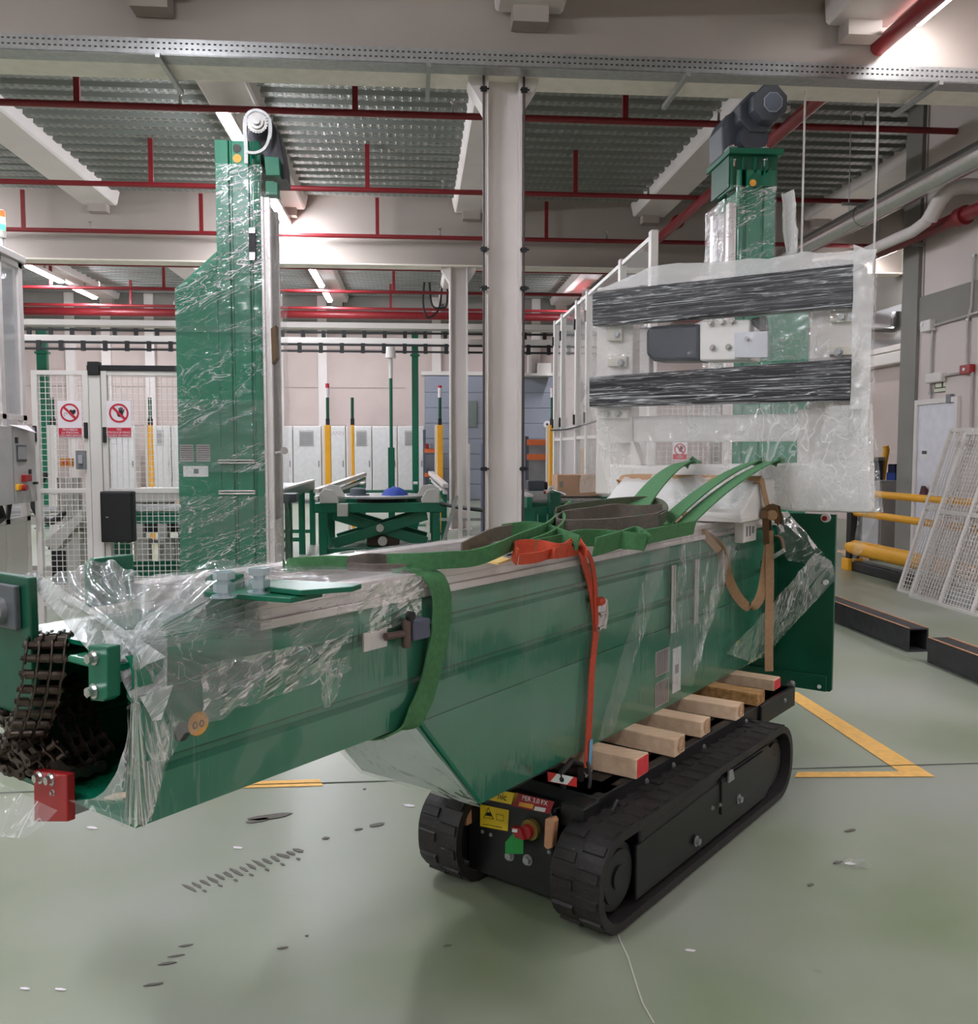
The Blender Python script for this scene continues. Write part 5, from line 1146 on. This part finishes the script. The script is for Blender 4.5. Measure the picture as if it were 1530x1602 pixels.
# busbar trays
def bus(zt, zr, y, label):
    t = thing('busbar_track', label, 'busbar', (-3, y, zr))
    part('tray', MB().box(-10, 4.2, y, y + .3, zt - .06, zt + .06), WHITE, t, False, .01)
    part('conductor_rail', MB().box(-10, 4.2, y - .03, y, zr + .045, zr + .085), BLACK, t, False); part('conductor_rail', MB().box(-10, 4.2, y - .03, y, zr - .085, zr - .045), BLACK, t, False)
    for k in range(34): part('rail_clip', MB().box(-9.9 + k * .42, -9.82 + k * .42, y - .04, y + .01, zr - .1, zr + .1), BLACK, t, False)
bus(4.2, 3.98, 19.0, 'upper black busbar rail under a white tray, high across the back')
bus(3.81, 3.66, 18.4, 'lower black busbar rail under a white tray, high across the back')
t = thing('overhead_pipe', 'thick dark red pipe low across the back above the busbars', 'pipe', (-3, 27.6, 5.7))
part('pipe_run', MB().tube([(-15, 27.7, 5.7), (9.9, 27.7, 5.7)], .12, 12), RED, t)
for i, (px, y, top, lb, w) in enumerate(((65, 19.2, 515, 'tall green post beyond the narrow mesh gate', .2), (649, 19.2, 520, 'tall green post between lift table and far pillar', .14), (812, 17.5, 548, 'tall green post just right of the near pillar', .13))):
    p = GY(px, top, y); t = thing('green_post', lb, 'post', (p.x, y, 0), 'tall green busbar posts')
    part('post', MB().box(p.x - w / 2, p.x + w / 2, y - .06, y + .06, .02, p.z), GREEN2, t, False, .006)
    part('foot_plate', MB().box(p.x - .2, p.x + .2, y - .2, y + .2, 0, .02), GREEN2, t, False)
    part('collar', MB().box(p.x - w / 2 - .03, p.x + w / 2 + .03, y - .08, y + .08, p.z - .5, p.z - .46), GREEN2, t, False)
def muting(px, y, top, lb, yel=True, thin=False):
    p = GY(px, top, y); zt = p.z; x = p.x
    zy = GY(px, 665, y).z
    t = thing('light_curtain_post', lb, 'post', (x, y, 0), 'yellow safety light posts')
    part('yellow_case', MB().box(x - (.03 if thin else .055), x + (.03 if thin else .055), y - .05, y + .05, .05, zy), YEL if yel else WHITE, t, False, .008)
    part('white_back', MB().box(x - .1, x - .05, y, y + .06, 0, zy), WHITE, t, False, .004)
    zb_ = GY(px, 655, y).z; zg = GY(px, 622, y).z
    part('black_joint', MB().box(x - .035, x + .035, y - .035, y + .035, zy, zb_), BLACK, t, False)
    part('green_tube', MB().tube([(x, y, zb_), (x, y, zg)], .03, 12), DGREEN, t)
    part('foot', MB().box(x - .1, x + .1, y - .1, y + .1, 0, .05), DGREY, t, False)
    if not thin:
        z2 = GY(px, 607, y).z
        part('white_lens', MB().tube([(x, y, zg), (x, y, z2)], .035, 12), SIGNW, t)
        part('red_lens', MB().tube([(x, y, z2), (x, y, zt)], .035, 12), SIGNR, t)
muting(512, 17, 600, 'yellow safety post with red cap left of the lift table')
muting(551, 17.4, 624, 'slim yellow safety post with green top behind the lift table', thin=True)
muting(688, 17, 603, 'yellow safety post with red cap beside the far pillar')
muting(864, 15.5, 606, 'yellow safety post with red cap beside the white guard fence')
muting(82, 15, 640, 'slim white safety post seen through the gate by the heart sign', False, thin=True)
muting(234, 16, 615, 'yellow safety post seen through the wide mesh panel', thin=True)
y = 16.5; p = GY(611, 543, y)
t = thing('beacon_pole', 'thin green pole with a white beacon head behind the lift table', 'beacon', (p.x, y, 0))
part('pole', MB().tube([(p.x, y, 0), (p.x, y, GY(611, 592, y).z)], .03, 12), GREEN2, t)
part('lower_sleeve', MB().box(p.x - .06, p.x + .06, y - .05, y + .05, 0, GY(611, 700, y).z), GREEN2, t, False, .01)
part('white_neck', MB().tube([(p.x, y, GY(611, 592, y).z), (p.x, y, GY(611, 560, y).z)], .035, 12), WHITE, t)
part('beacon_head', MB().tube([(p.x, y, GY(611, 560, y).z), (p.x, y, GY(611, 556, y).z), (p.x, y, p.z)], [.1, .09, .08], 14), WHITE, t)
# scissor lift table with turntable
LY = 13.6
def lt(px, py, y=LY): p = GY(px, py, y); return p.x, p.z
a = lt(492, 800)[0]; b = lt(697, 800)[0]
TB = thing('lift_table', 'green scissor lift table carrying a round turntable', 'lift table', ((a + b) / 2, LY + .7, 0))
zt = lt(600, 787)[1]; zu = lt(600, 802)[1]
part('top_frame', MB().box(a, b, LY, LY + .12, zu, zt).box(a, b, LY + 1.3, LY + 1.42, zu, zt).box(a + .01, a + .12, LY + .121, LY + 1.299, zu + .005, zt - .005).box(b - .12, b - .01, LY + .121, LY + 1.299, zu + .005, zt - .005), GREEN2, TB, False, .008)
for x in (a + .12, b - .14):
    for y in (LY + .02, LY + 1.3): part('leg', MB().box(x - .06, x + .06, y, y + .1, .0, zu), GREEN2, TB, False, .006)
s0x, s1x = lt(520, 855)[0], lt(668, 848)[0]
for y, sgn in ((LY + .2, 1), (LY + .3, -1), (LY + 1.0, 1), (LY + 1.1, -1)):
    x0, x1 = (s0x, s1x) if sgn > 0 else (s1x, s0x)
    part('scissor_arm', MB().bar((x0, y, .18), (x1, y, zu - .05), .06, .16), GREEN2, TB, False, .006)
c = lt(594, 827); part('pivot_pin', MB().disc((c[0], LY + .15, c[1]), (0, 1, 0), .06, .1, 18), STEEL, TB)
c = lt(598, 848); part('wheel', MB().disc((c[0], LY + .15, c[1]), (0, 1, 0), .07, .1, 18), CONC, TB)
part('base_frame', MB().box(a + .15, b - .1, LY + .1, LY + 1.3, .0, .12), GREEN2, TB, False, .01)
part('hydraulic_unit', MB().box(c[0] - .25, c[0] + .25, LY + .3, LY + .8, .12, .4), mat('rusty_brown', (70, 50, 40), .6), TB, False, .02)
mb = MB(); part('turntable', MB().tube([((a + b) / 2, LY + .7, zt + .06), ((a + b) / 2, LY + .7, zt + .09)], .74, 40), GALV, TB)
part('turntable_hub', MB().tube([((a + b) / 2, LY + .7, zt - .05), ((a + b) / 2, LY + .7, zt + .06)], .4, 24), BLACK, TB)
for k, (p0, sg_) in enumerate((((500, 785), 1), ((688, 785), -1))):
    x0 = lt(*p0)[0]
    part('corner_guide', MB().prism([(x0, zt), (x0, zt + .16), (x0 + sg_ * .08, zt + .22), (x0 + sg_ * .2, zt + .2), (x0 + sg_ * .28, zt + .06), (x0 + sg_ * .28, zt)], 1, LY - .02, LY + .02), CONC, TB, False, .01)
    part('corner_guide', MB().prism([(x0, zt), (x0, zt + .2), (x0 + sg_ * .12, zt + .27), (x0 + sg_ * .26, zt + .25), (x0 + sg_ * .36, zt + .08), (x0 + sg_ * .36, zt)], 1, LY + .4, LY + .44), CONC, TB, False, .01)
part('valve', MB().box(lt(528, 795)[0], lt(545, 805)[0], LY - .08, LY, zu - .05, zt), CONC, TB, False, .01)
p = V((lt(616, 770)[0], LY + .6, zt + .09))
def lump(c, rx, ry, h, seed):
    def g(u, v):
        a = 2 * pi * u; r = 1 - v; k = 1 + .3 * noise.noise(V((cos(a) * 1.5, sin(a) * 1.5, seed)))
        q_ = V((c.x + rx * r * k * cos(a), c.y + ry * r * k * sin(a), 0)); return V((q_.x, q_.y, c.z + h * (1 - r ** 2.2) * (1 + .5 * noise.noise(q_ * 9))))
    return MB().sheet(g, 28, 10)
solo('cloth_bundle', lump(p, .2, .2, .13, 2), BLUEC, 'crumpled blue cloth lying on the round turntable', 'cloth', org=p)
p = V((lt(556, 770)[0], LY + .6, zt + .09)); t = thing('felt_hat', 'dark grey cap lying on the round turntable', 'hat', p)
part('brim', MB().tube([p, p + ZU * .02], .18, 24, True), HATC, t); part('crown', MB().tube([p + ZU * .02, p + ZU * .1, p + ZU * .12], [.13, .12, .07], 20, True), HATC, t)
solo('floor_cable', MB().tube(smooth([GY(690, 788, 13.6), GY(715, 793, 13.3), GY(745, 797, 13.0), GY(775, 800, 12.8)], MU, 5)[0], .03, 8, True), BLACK, 'black cable stretched from the lift table towards the near pillar', 'cable')
# conveyors around the lift table
def rail_conv(p0, y0, p1, y1, label):
    A, B = GY(p0[0], p0[1], y0), GY(p1[0], p1[1], y1); t = thing('inclined_rail', label, 'rail', ((A.x + B.x) / 2, (y0 + y1) / 2, 0))
    part('guide_rail', MB().bar(A, B, .1, .07, True), ALU, t, False, .006)
    part('guide_rail', MB().bar(A - ZU * .12, B - ZU * .12, .06, .05, True), ALU, t, False)
    d = V((0, 0, -.26)); part('side_plate', MB().extr([A.lerp(B, .35) - ZU * .1, B - ZU * .05, B + d, A.lerp(B, .35) + d], (.03, 0, 0)), GREEN2, t, False)
    for f in (.1, .9): q_ = A.lerp(B, f); part('leg', MB().box(q_.x - .05, q_.x + .05, q_.y - .05, q_.y + .05, 0, q_.z - .1), GREEN2, t, False)
rail_conv((494, 768), 15.3, (570, 742), 17.6, 'steel guide rail slanting up behind the lift table, left one')
rail_conv((697, 760), 15.3, (674, 740), 17.6, 'steel guide rail slanting behind the lift table, by the far pillar')
t = conveyor(-.95, .0, 16.0, 16.6, 1.0, 'low green cross conveyor behind the blue cloth', False)
conveyor(-2.3, -1.75, 11.0, 15.5, 1.08, 'narrow green conveyor between the left mast and the lift table', True, .09, GREEN2, 4)
t = thing('green_stand', 'tall dark green leg stand left of the lift table', 'stand', (-1.75, 11.5, 0))
for x in (-1.78, -1.62): part('leg', MB().box(x - .035, x + .035, 11.5, 11.57, 0, .95), DGREEN, t, False)
part('cap', MB().box(-1.86, -1.5, 11.4, 11.7, .95, 1.06), DGREY, t, False, .01)
t = thing('steel_support', 'grey steel column foot and braces between lift table and near pillar', 'support', (.45, 13.0, 0))
part('brace', MB().bar((.35, 13, .1), (.6, 13, .95), .05, .05).bar((.35, 13, .6), (1.1, 13, .6), .04, .04), GALV, t)
part('upright', MB().box(.62, .68, 12.97, 13.03, 0, 1.6).box(.75, .79, 12.97, 13.03, 0, 1.7), BEAMW, t, False)
part('panel', MB().box(.95, 1.0, 12.97, 13.03, 0, 1.7), mat('blue_grey_strip', (110, 120, 150), .5), t, False)
# right conveyors with the cardboard box
conveyor(1.38, 2.0, 12.9, 15.2, .98, 'green conveyor directly right of the near pillar', True, .14, GREEN2, 3)
BX = GZ(905, 774, .97)
by = 10.3; p0, p1 = GY(872, 776, by), GY(939, 743, by)
conveyor(p0.x - .35, p1.x + .03, 10.1, 12.4, p0.z, 'green conveyor under the cardboard box', True, .14, GREEN2, 3)
t = thing('cardboard_box', 'brown cardboard box on the green conveyor beside the guard fence', 'box', ((p0.x + p1.x) / 2, by + .2, p0.z))
part('carton', MB().box(p0.x, p1.x, by, by + .45, p0.z + .002, p1.z), CARD, t, False, .004)
part('lid_seam', MB().box(p0.x, p1.x, by + .22, by + .23, p1.z, p1.z + .002), mat('tape', (176, 136, 106), .5), t, False)
part('tape_strip', MB().box((p0.x + p1.x) / 2 - .02, (p0.x + p1.x) / 2 + .03, by - .001, by, p0.z + .1, p1.z), MATS['tape'], t, False)
part('print_label', MB().box(p0.x + .02, p0.x + .07, by - .001, by, p0.z + .1, p0.z + .17), mat('grey_print', (140, 126, 120), .6), t, False)
t = thing('valve_fitting', 'white handwheel and fittings in front of the cardboard box', 'valve', GY(864, 770, 10.02))
c = GY(863, 766, 10.02); part('handwheel', MB().tube([c + V((.035 * cos(k * .5236), 0, .035 * sin(k * .5236))) for k in range(12)], .012, 8, True, True), STICK, t)
part('stem', MB().tube([c, c + V((.16, 0, -.06))], .02, 10, True).tube([c, c + V((-.06, 0, -.04))], .02, 10, True), STEEL, t)
part('mount_box', MB().box(c.x - .02, c.x + .1, 9.98, 10.24, p0.z - .19, c.z - .03), DGREEN, t, False, .01)
part('red_tip', MB().disc(c + V((-.08, 0, -.03)), (1, 0, 0), .02, .02, 10), REDP, t)
t = thing('grey_motor', 'grey boxed motor on the green conveyor behind the near pillar', 'motor', GY(838, 760, 13))
p, q2 = GY(826, 752, 13), GY(852, 764, 13); part('motor_case', MB().box(p.x, q2.x, 13, 13.3, 1.01, p.z), DGREY, t, False, .02)
part('motor_fan', MB().tube([(q2.x, 13.15, 1.08), (q2.x + .06, 13.15, 1.08)], .06, 14), BLACK, t)
# tall white guard fence at x = 2.2
GXF = 2.2
gf_y = (8.25, 9.5, 11.35, 12.1, 13.3, 14.0)
gft = t = thing('guard_fence', 'tall white guard fence with black hinges behind the wrapped frame', 'fence', (GXF, 11.5, 0))
for i, y in enumerate(gf_y): part('post', MB().box(GXF - .035, GXF + .035, y - .05, y + .05, 0, 3.62), WHITE, t, False, .006)
for i, y in enumerate(gf_y[1:]):
    for z in (1.05, 2.02, 3.3): part('hinge', MB().box(GXF - .06, GXF - .035, y - .02, y + .02, z - .07, z + .07), BLACK, t, False)
GLZ = film('clear_guard_pane', .1, .0, 2, bump=.02, rough=.04, tint=(.86, .9, .9))
for a, b in zip(gf_y, gf_y[1:]):
    part('pane', MB().box(GXF - .004, GXF + .004, a + .05, b - .05, .3, 3.58), GLZ, t, False)
    for z in (.25, 1.75, 3.55): part('rail', MB().box(GXF - .02, GXF + .02, a, b, z, z + .04), WHITE, t, False)
part('cable', MB().tube(smooth([V((GXF - .07, 14, 1.92)), V((GXF - .07, 12.6, 1.9)), V((GXF - .07, 11.4, 1.92)), V((GXF - .07, 10.4, 1.95)), V((GXF - .07, 9.6, 1.98))], MU, 4)[0], .012, 6, True), BLACK, t)
sign(1051, 1073, 'small no touching sign seen through the film under the lower padded bar', ('NO', 'TOCAR'), 'hand', 691, 720, 8.25)
part('return_frame', MB().box(GXF, 2.95, 8.23, 8.26, 1.2, 1.24).box(GXF, 2.95, 8.23, 8.26, 2.3, 2.34).box(2.9, 2.95, 8.23, 8.27, 0, 3.6), WHITE, gft, False)
mb = MB()
for k in range(22): mb.box(GXF, 2.95, 8.245, 8.249, 1.24 + k * .05, 1.246 + k * .05)
for k in range(14): mb.box(GXF + .05 + k * .05, GXF + .056 + k * .05, 8.249, 8.253, 1.24, 2.3)
part('wire_mesh', mb, WHITE, gft, False, kind='stuff')
t = thing('yellow_post', 'yellow post glimpsed behind the guard fence above the cardboard box', 'post', GY(909, 740, 14.5))
x = GY(909, 740, 14.5).x; part('post', MB().box(x - .06, x + .06, 14.45, 14.55, .02, GY(909, 700, 14.5).z), YEL, t, False, .01); part('foot', MB().box(x - .1, x + .1, 14.4, 14.6, 0, .02), YEL, t, False)
# pallet rack at the back
t = thing('pallet_rack', 'small orange pallet rack far behind, right of the near pillar', 'rack', GY(842, 740, 25))
a, b = GY(824, 700, 25).x, GY(866, 700, 25).x
for x in (a, b): part('upright', MB().box(x - .05, x + .05, 24.95, 25.05, 0, 2.0), mat('slate_upright', (84, 86, 100), .5), t, False)
for py in (692, 715): z = GY(840, py, 25).z; part('beam', MB().box(a, b + .1, 24.92, 25.0, z - .08, z + .08), ORAN, t, False)
part('wire_back', MB().box(a, b, 25.2, 25.22, .5, 1.9), mat('grey_mesh_panel', (150, 150, 154), .6), t, False)
t = thing('pallet_rack', 'tiny orange rack seen between the far pillar and its yellow post', 'rack', GY(672, 720, 26))
a, b = GY(664, 700, 26).x, GY(682, 700, 26).x
for x in (a, b): part('upright', MB().box(x - .04, x + .04, 25.95, 26.05, 0, 2.2), MATS['slate_upright'], t, False)
for z in (.9, 1.6): part('beam', MB().box(a, b, 25.92, 26.0, z - .06, z + .06), ORAN, t, False)
for k in range(3): part('bin', MB().box(a + .03 + k * .13, a + .12 + k * .13, 25.9, 26.1, 1.66, 1.8), REDP if k != 1 else GREY, t, False)
t = thing('round_sign', 'round white sign with a black dot on the back door', 'sign', GY(856, 664, 28.76))
part('disc', MB().disc(GY(856, 664, 28.76), (0, 1, 0), .12, .02, 20), SIGNW, t); part('dot', MB().disc(GY(856, 664, 28.745), (0, 1, 0), .04, .02, 14), INK, t)
t = thing('cable_loop', 'dark cables looping down from the roof above the far pillar', 'cable', GY(680, 470, 26))
P = lambda x, y: GY(x, y, 26.2)
part('cable', MB().tube(smooth([V((P(664, 470).x, 26.2, 6.43)), P(662, 475), P(668, 496), P(680, 492), P(688, 478), V((P(692, 470).x, 26.2, 6.43))], MU, 6)[0], .03, 6, True), BLACK, t)
part('cable', MB().tube(smooth([V((P(700, 470).x, 26.2, 6.43)), P(699, 476), P(690, 482), P(676, 477), V((P(672, 470).x, 26.2, 6.43))], MU, 6)[0], .03, 6, True), BLACK, t)

# ---------------------------------------------------------------- right: barrier, beams, leaning panels, door
RB = thing('safety_barrier', 'yellow three-rail safety barrier on a black kerb along the right aisle', 'barrier', (5.85, 10.5, 0))
for z, r in ((1.045, .045), (.775, .045), (.31, .1)):
    part('rail', MB().tube([(5.85, 8.2, z), (5.85, 11.5, z), (5.85, 11.6, z)], [r, r, r * .8], 18), YEL, RB)
for y in (8.3, 11.52):
    part('post', MB().box(5.78, 5.92, y - .06, y + .06, .12, 1.1), BLACK, RB, False, .01)
    part('post_foot', MB().box(5.74, 5.96, y - .09, y + .09, 0, .16), YEL, RB, False, .01)
part('kerb', MB().box(5.8, 6.0, 8.3, 11.45, 0, .13), BLACK, RB, False, .015)
def hollow_beam(y0, y1, x, label):
    t = thing('steel_beam', label, 'beam', (x, (y0 + y1) / 2, 0), 'black hollow beams on the floor')
    h, w, k = .19, .17, .015
    mb = MB().box(x, x + w, y0, y1, 0, k).box(x, x + w, y0, y1, h - k, h).box(x, x + k, y0, y1, k, h - k).box(x + w - k, x + w, y0, y1, k, h - k)
    part('hollow_section', mb, mat('worn_black_steel', (52, 50, 52), .55, .1, .35, 12), t, False, .004)
    part('orange_edge', MB().box(x - .001, x + .012, y0, y1, h, h + .004).box(x + w - .014, x + w, y0, y1, h, h + .004), mat('worn_orange_edge', (214, 150, 112), .6, 0, .2, 30), t, False)
    return t
p = GZ(1420, 1020); hollow_beam(p.y, 11.0, p.x, 'black hollow beam on the floor with its open end showing')
p = GZ(1450, 1036); hollow_beam(3.0, p.y, p.x, 'black hollow beam on the floor reaching the right picture edge')
def lean_panel(y0, y1, xb, xt, zt, label, vertical):
    t = thing('mesh_screen', label, 'mesh panel', (xb, (y0 + y1) / 2, 0), 'white mesh panels leaning on the barrier')
    sl = .22
    def f(u, v, d=0): return V((xb + (xt - xb) * v + d, y1 - (y1 - y0) * u - sl * 0 * v, zt * v))
    mb = MB()
    def bar(a, b, w): mb.bar(f(*a), f(*b), w, w, True, up=(1, 0, 0))
    for v in (.005, .52, .995): bar((0, v), (1, v), .04)
    for u in vertical: bar((u, 0), (u, 1), .04)
    part('panel_frame', mb, WHITE, t, False)
    mb = MB(); n = int((y1 - y0) / .05); m = int(2.1 / .05)
    for k in range(1, n): mb.bar(f(k / n, 0), f(k / n, 1), .007, .007, True, up=(1, 0, 0))
    for k in range(1, m): mb.bar(f(0, k / m), f(1, k / m), .007, .007, True, up=(1, 0, 0))
    part('wire_mesh', mb, WHITE, t, False, kind='stuff')
lean_panel(7.0, 9.72, 5.5, 6.06, 1.84, 'white mesh panel leaning on the barrier, behind the other', (0, .16, .32, .5, .75, 1))
lean_panel(6.6, 9.3, 5.4, 5.98, 1.8, 'white mesh panel leaning on the barrier, in front of the other', (0, .2, .4, .7, 1))
p = GZ(1476, 945)
t = thing('plastic_crate', 'clear plastic crate on the floor before the leaning mesh panels', 'crate', p)
CL = film('clear_plastic', .35, .2, 9, bump=.2, rough=.15, tint=(.86, .88, .9))
mb = MB().box(p.x - .02, p.x + .3, p.y - .5, p.y - .02, 0, .008)
for x in (p.x - .02, p.x + .3): mb.box(x, x + .008, p.y - .5, p.y, 0, .17)
for y in (p.y - .5, p.y): mb.box(p.x - .02, p.x + .31, y, y + .008, 0, .17)
part('tub', mb, CL, t, False); part('rim', MB().box(p.x - .03, p.x, p.y - .51, p.y + .01, .16, .175).box(p.x + .29, p.x + .32, p.y - .51, p.y + .01, .16, .175), MATS['clear_plastic'], t, False)
p = GZ(1524, 955); t = thing('grey_bin', 'blue-grey bin at the right picture edge beside the clear crate', 'bin', p)
part('bin_body', MB().box(p.x, p.x + .3, p.y - .5, p.y, 0, .2), mat('blue_grey_plastic', (108, 116, 128), .5), t, False, .01); part('bin_rim', MB().box(p.x - .01, p.x + .31, p.y - .51, p.y + .01, .19, .21), MATS['blue_grey_plastic'], t, False, .005)
# door in the right wall
def rw(px, py, x=RX): q_ = GX(px, py, x); return q_.y, q_.z
yd1, zd = rw(1440, 634); yd0 = rw(1498, 634)[0]
d2 = struct('door_2', MB().box(RX - .02, RX, yd0, yd1, 0, zd), mat('door_white', (216, 214, 222), .4))
part('door_frame', MB().box(RX - .05, RX, yd1, yd1 + .07, 0, zd + .07).box(RX - .05, RX, yd0 - .07, yd0, 0, zd + .07).box(RX - .05, RX, yd0, yd1, zd, zd + .07), WHITE, d2, False, .004)
ya, za = rw(1443, 703); yb_, zb2 = rw(1454, 718)
part('door_notice', MB().box(RX - .023, RX - .02, yb_, ya, zb2, za), STICK, d2, False)
part('notice_print', MB().box(RX - .025, RX - .023, yb_ + .03, ya - .03, (za + zb2) / 2, za - .02), DGREY, d2, False)
part('panic_bar', MB().box(RX - .09, RX - .04, yd0 + .1, yd1 - .25, .96, 1.0).prism([(yd1 - .42, .93), (yd1 - .2, .99), (yd1 - .25, 1.12), (yd1 - .32, 1.08)], 0, RX - .1, RX - .04), mat('dark_red_handle', (74, 26, 34), .5), d2, False, .006)
t = thing('emergency_lamp', 'white emergency lamp with a small exit label above the door', 'lamp', (RX, rw(1470, 595)[0], rw(1470, 595)[1]))
ya, za = rw(1457, 585); yb_, zb2 = rw(1481, 597)
part('lamp_case', MB().box(RX - .09, RX, yb_, ya, zb2, za), WHITE, t, False, .02)
ya, za = rw(1464, 598); yb_, zb2 = rw(1480, 613)
part('exit_label', MB().box(RX - .012, RX, yb_, ya, zb2, za), mat('pale_label', (206, 206, 184), .5), t, False)
ym = (ya + yb_) / 2
part('label_frame', MB().box(RX - .016, RX - .012, yb_, ya, zb2 + .055, zb2 + .07).box(RX - .016, RX - .012, yb_, ya, za - .012, za).box(RX - .016, RX - .012, ya - .012, ya, zb2 + .06, za).box(RX - .016, RX - .012, yb_ + .05, yb_ + .08, zb2 + .06, za).box(RX - .016, RX - .012, yb_, ya, zb2, zb2 + .01), mat('olive_ink', (40, 44, 30), .5), t, False)
t = thing('fire_alarm_box', 'small red fire alarm box on the right wall', 'alarm box', (RX, rw(1518, 578)[0], rw(1518, 578)[1]))
ya, za = rw(1510, 572); yb_, zb2 = rw(1526, 584); part('box_body', MB().box(RX - .08, RX, yb_, ya, zb2, za), REDP, t, False, .01)
part('box_button', MB().disc((RX - .085, (ya + yb_) / 2, (za + zb2) / 2), (1, 0, 0), .02, .02, 12), STICK, t)
t = thing('door_sensor', 'small grey box above the top right door corner', 'sensor', (RX, rw(1490, 625)[0], rw(1490, 625)[1]))
ya, za = rw(1486, 617); yb_, zb2 = rw(1493, 630); part('box_body', MB().box(RX - .06, RX, yb_, ya, zb2, za), GREY, t, False, .01); part('wire', MB().tube([(RX - .03, ya, zb2 + .02), (RX - .02, ya + .2, zb2 + .01)], .008, 6), GREY, t)
t = thing('junction_box', 'white junction box with a lit lens at the gap corner', 'junction box', (RX, rw(1456, 508)[0], rw(1456, 508)[1]))
ya, za = rw(1450, 503); yb_, zb2 = rw(1465, 517); part('box_body', MB().box(RX - .1, RX, yb_, ya, zb2, za), WHITE, t, False, .015); part('lens', MB().disc((RX - .1, ya - .05, za - .05), (1, 0, 0), .03, .02, 14), SIGNW, t)
CDT = mat('grey_conduit', (176, 168, 164), .5, .1)
def conduit(pts, label, r=.018):
    t = thing('wall_conduit', label, 'conduit', GX(*pts[0], RX - .03))
    part('pipe_run', MB().tube([GX(x, y, RX - .03) for x, y in pts], r, 8, True), CDT, t)
    for (x, y) in pts[::2]: part('clip', MB().disc(GX(x, y, RX - .03), (0, 0, 1), r * 1.5, .03, 10), GALV, t)
conduit([(1459, 515), (1457, 560), (1455, 615), (1457, 628), (1488, 626)], 'grey conduit from the junction box down to the door corner')
conduit([(1465, 508), (1500, 498), (1529, 489)], 'pale conduit running level from the junction box')
conduit([(1524, 400), (1520, 480), (1514, 500), (1512, 572)], 'grey conduit dropping to the red alarm box')
conduit([(1481, 587), (1500, 584), (1510, 581)], 'short conduit between emergency lamp and alarm box')
conduit([(1521, 584), (1519, 640), (1518, 700)], 'conduit running down from the red alarm box')
# things in the gap beyond the barrier
def g9(px, py, y): return GY(px, py, y)
y = 13.2
p, q2 = g9(1376, 752, y), g9(1418, 830, y)
t = thing('tool_locker', 'light grey low locker beyond the barrier', 'locker', ((p.x + q2.x) / 2, y + .3, 0)); part('locker_body', MB().box(p.x, q2.x, y, y + .5, .02, p.z), mat('locker_grey', (176, 172, 172), .5), t, False, .01); part('locker_door', MB().box(p.x + .03, q2.x - .03, y - .015, y, .1, p.z - .04), MATS['locker_grey'], t, False, .006); part('plinth', MB().box(p.x + .02, q2.x - .02, y + .02, y + .48, 0, .02), DGREY, t, False)
zt_ = p.z
p, q2 = g9(1400, 728, y + .1), g9(1418, 752, y + .1)
t = thing('blue_toolbox', 'blue and black toolbox on the grey locker', 'toolbox', ((p.x + q2.x) / 2, y + .2, zt_)); part('case', MB().box(p.x, q2.x, y + .1, y + .35, zt_ + .0, zt_ + .12), mat('blue_plastic', (44, 70, 140), .45), t, False, .01)
part('rack_frame', MB().box(p.x, p.x + .02, y + .1, y + .3, zt_ + .12, zt_ + .25).box(q2.x - .02, q2.x, y + .1, y + .3, zt_ + .12, zt_ + .25).box((p.x + q2.x) / 2 - .01, (p.x + q2.x) / 2 + .01, y + .1, y + .3, zt_ + .12, zt_ + .25).box(p.x, q2.x, y + .1, y + .3, zt_ + .23, zt_ + .25), mat('navy_plastic', (26, 32, 66), .5), t, False)
p, q2 = g9(1362, 715, y + .4), g9(1380, 800, y + .4)
t = thing('tool_cart', 'dark grey cart with a pale top beside the locker', 'cart', ((p.x + q2.x) / 2, y + .6, 0)); part('cart_body', MB().box(p.x, q2.x, y + .4, y + .8, .05, p.z - .06), DGREY, t, False, .01); part('cart_top', MB().box(p.x - .02, q2.x + .02, y + .38, y + .82, p.z - .06, p.z), GALV, t, False, .01); part('base', MB().box(p.x + .02, q2.x - .02, y + .42, y + .78, 0, .05), BLACK, t, False)
t = thing('yellow_guard', 'yellow bent guard standing up behind the grey locker', 'guard', g9(1383, 752, y + .7))
part('upright', MB().tube([V((g9(1380, 752, y + .7).x, y + .7, 0)), g9(1380, 752, y + .7), g9(1383, 725, y + .7), g9(1387, 704, y + .7), g9(1385, 698, y + .7)], .05, 10, True), YEL, t); part('foot', MB().box(g9(1380, 752, y + .7).x - .1, g9(1380, 752, y + .7).x + .1, y + .6, y + .8, 0, .02), YEL, t, False)
x0 = g9(1410, 800, y - .2).x
t = thing('green_hose', 'short green hose on the floor before the grey locker', 'hose', (x0, y - .2, 0)); part('hose', MB().tube(smooth([V((x0 + .05, y - .1, .5)), V((x0, y - .15, .3)), V((x0 - .05, y - .2, .1)), V((x0 + .05, y - .25, .04)), V((x0 + .25, y - .25, .04))], MU, 5)[0], .035, 8, True), GREEN2, t); part('fitting', MB().tube([(x0 + .25, y - .25, .04), (x0 + .33, y - .25, .04)], .045, 10), BLACK, t)
t = thing('wooden_pallet', 'low stack of pale boards beyond the yellow barrier', 'pallet', (7.6, 12.9, 0))
for k in range(6): part('board', MB().box(6.4, 9.0, 12.5 + k * .1, 12.58 + k * .1, .06 + .0 * k, .09), WOOD, t, False)
for x in (6.5, 7.6, 8.8): part('bearer', MB().box(x, x + .1, 12.5, 13.1, 0, .06), WOOD, t, False)
p = GZ(1334, 1356)
solo('film_scrap', crumple(lambda u, v: p + V((-.06 + .12 * u, -.04 + .08 * v, 0)), (0, 0, 1), 12, 10, .012, 22, 80), FILMD, 'small crumpled scrap of clear film on the floor right of the tracks', 'plastic scrap', org=p)
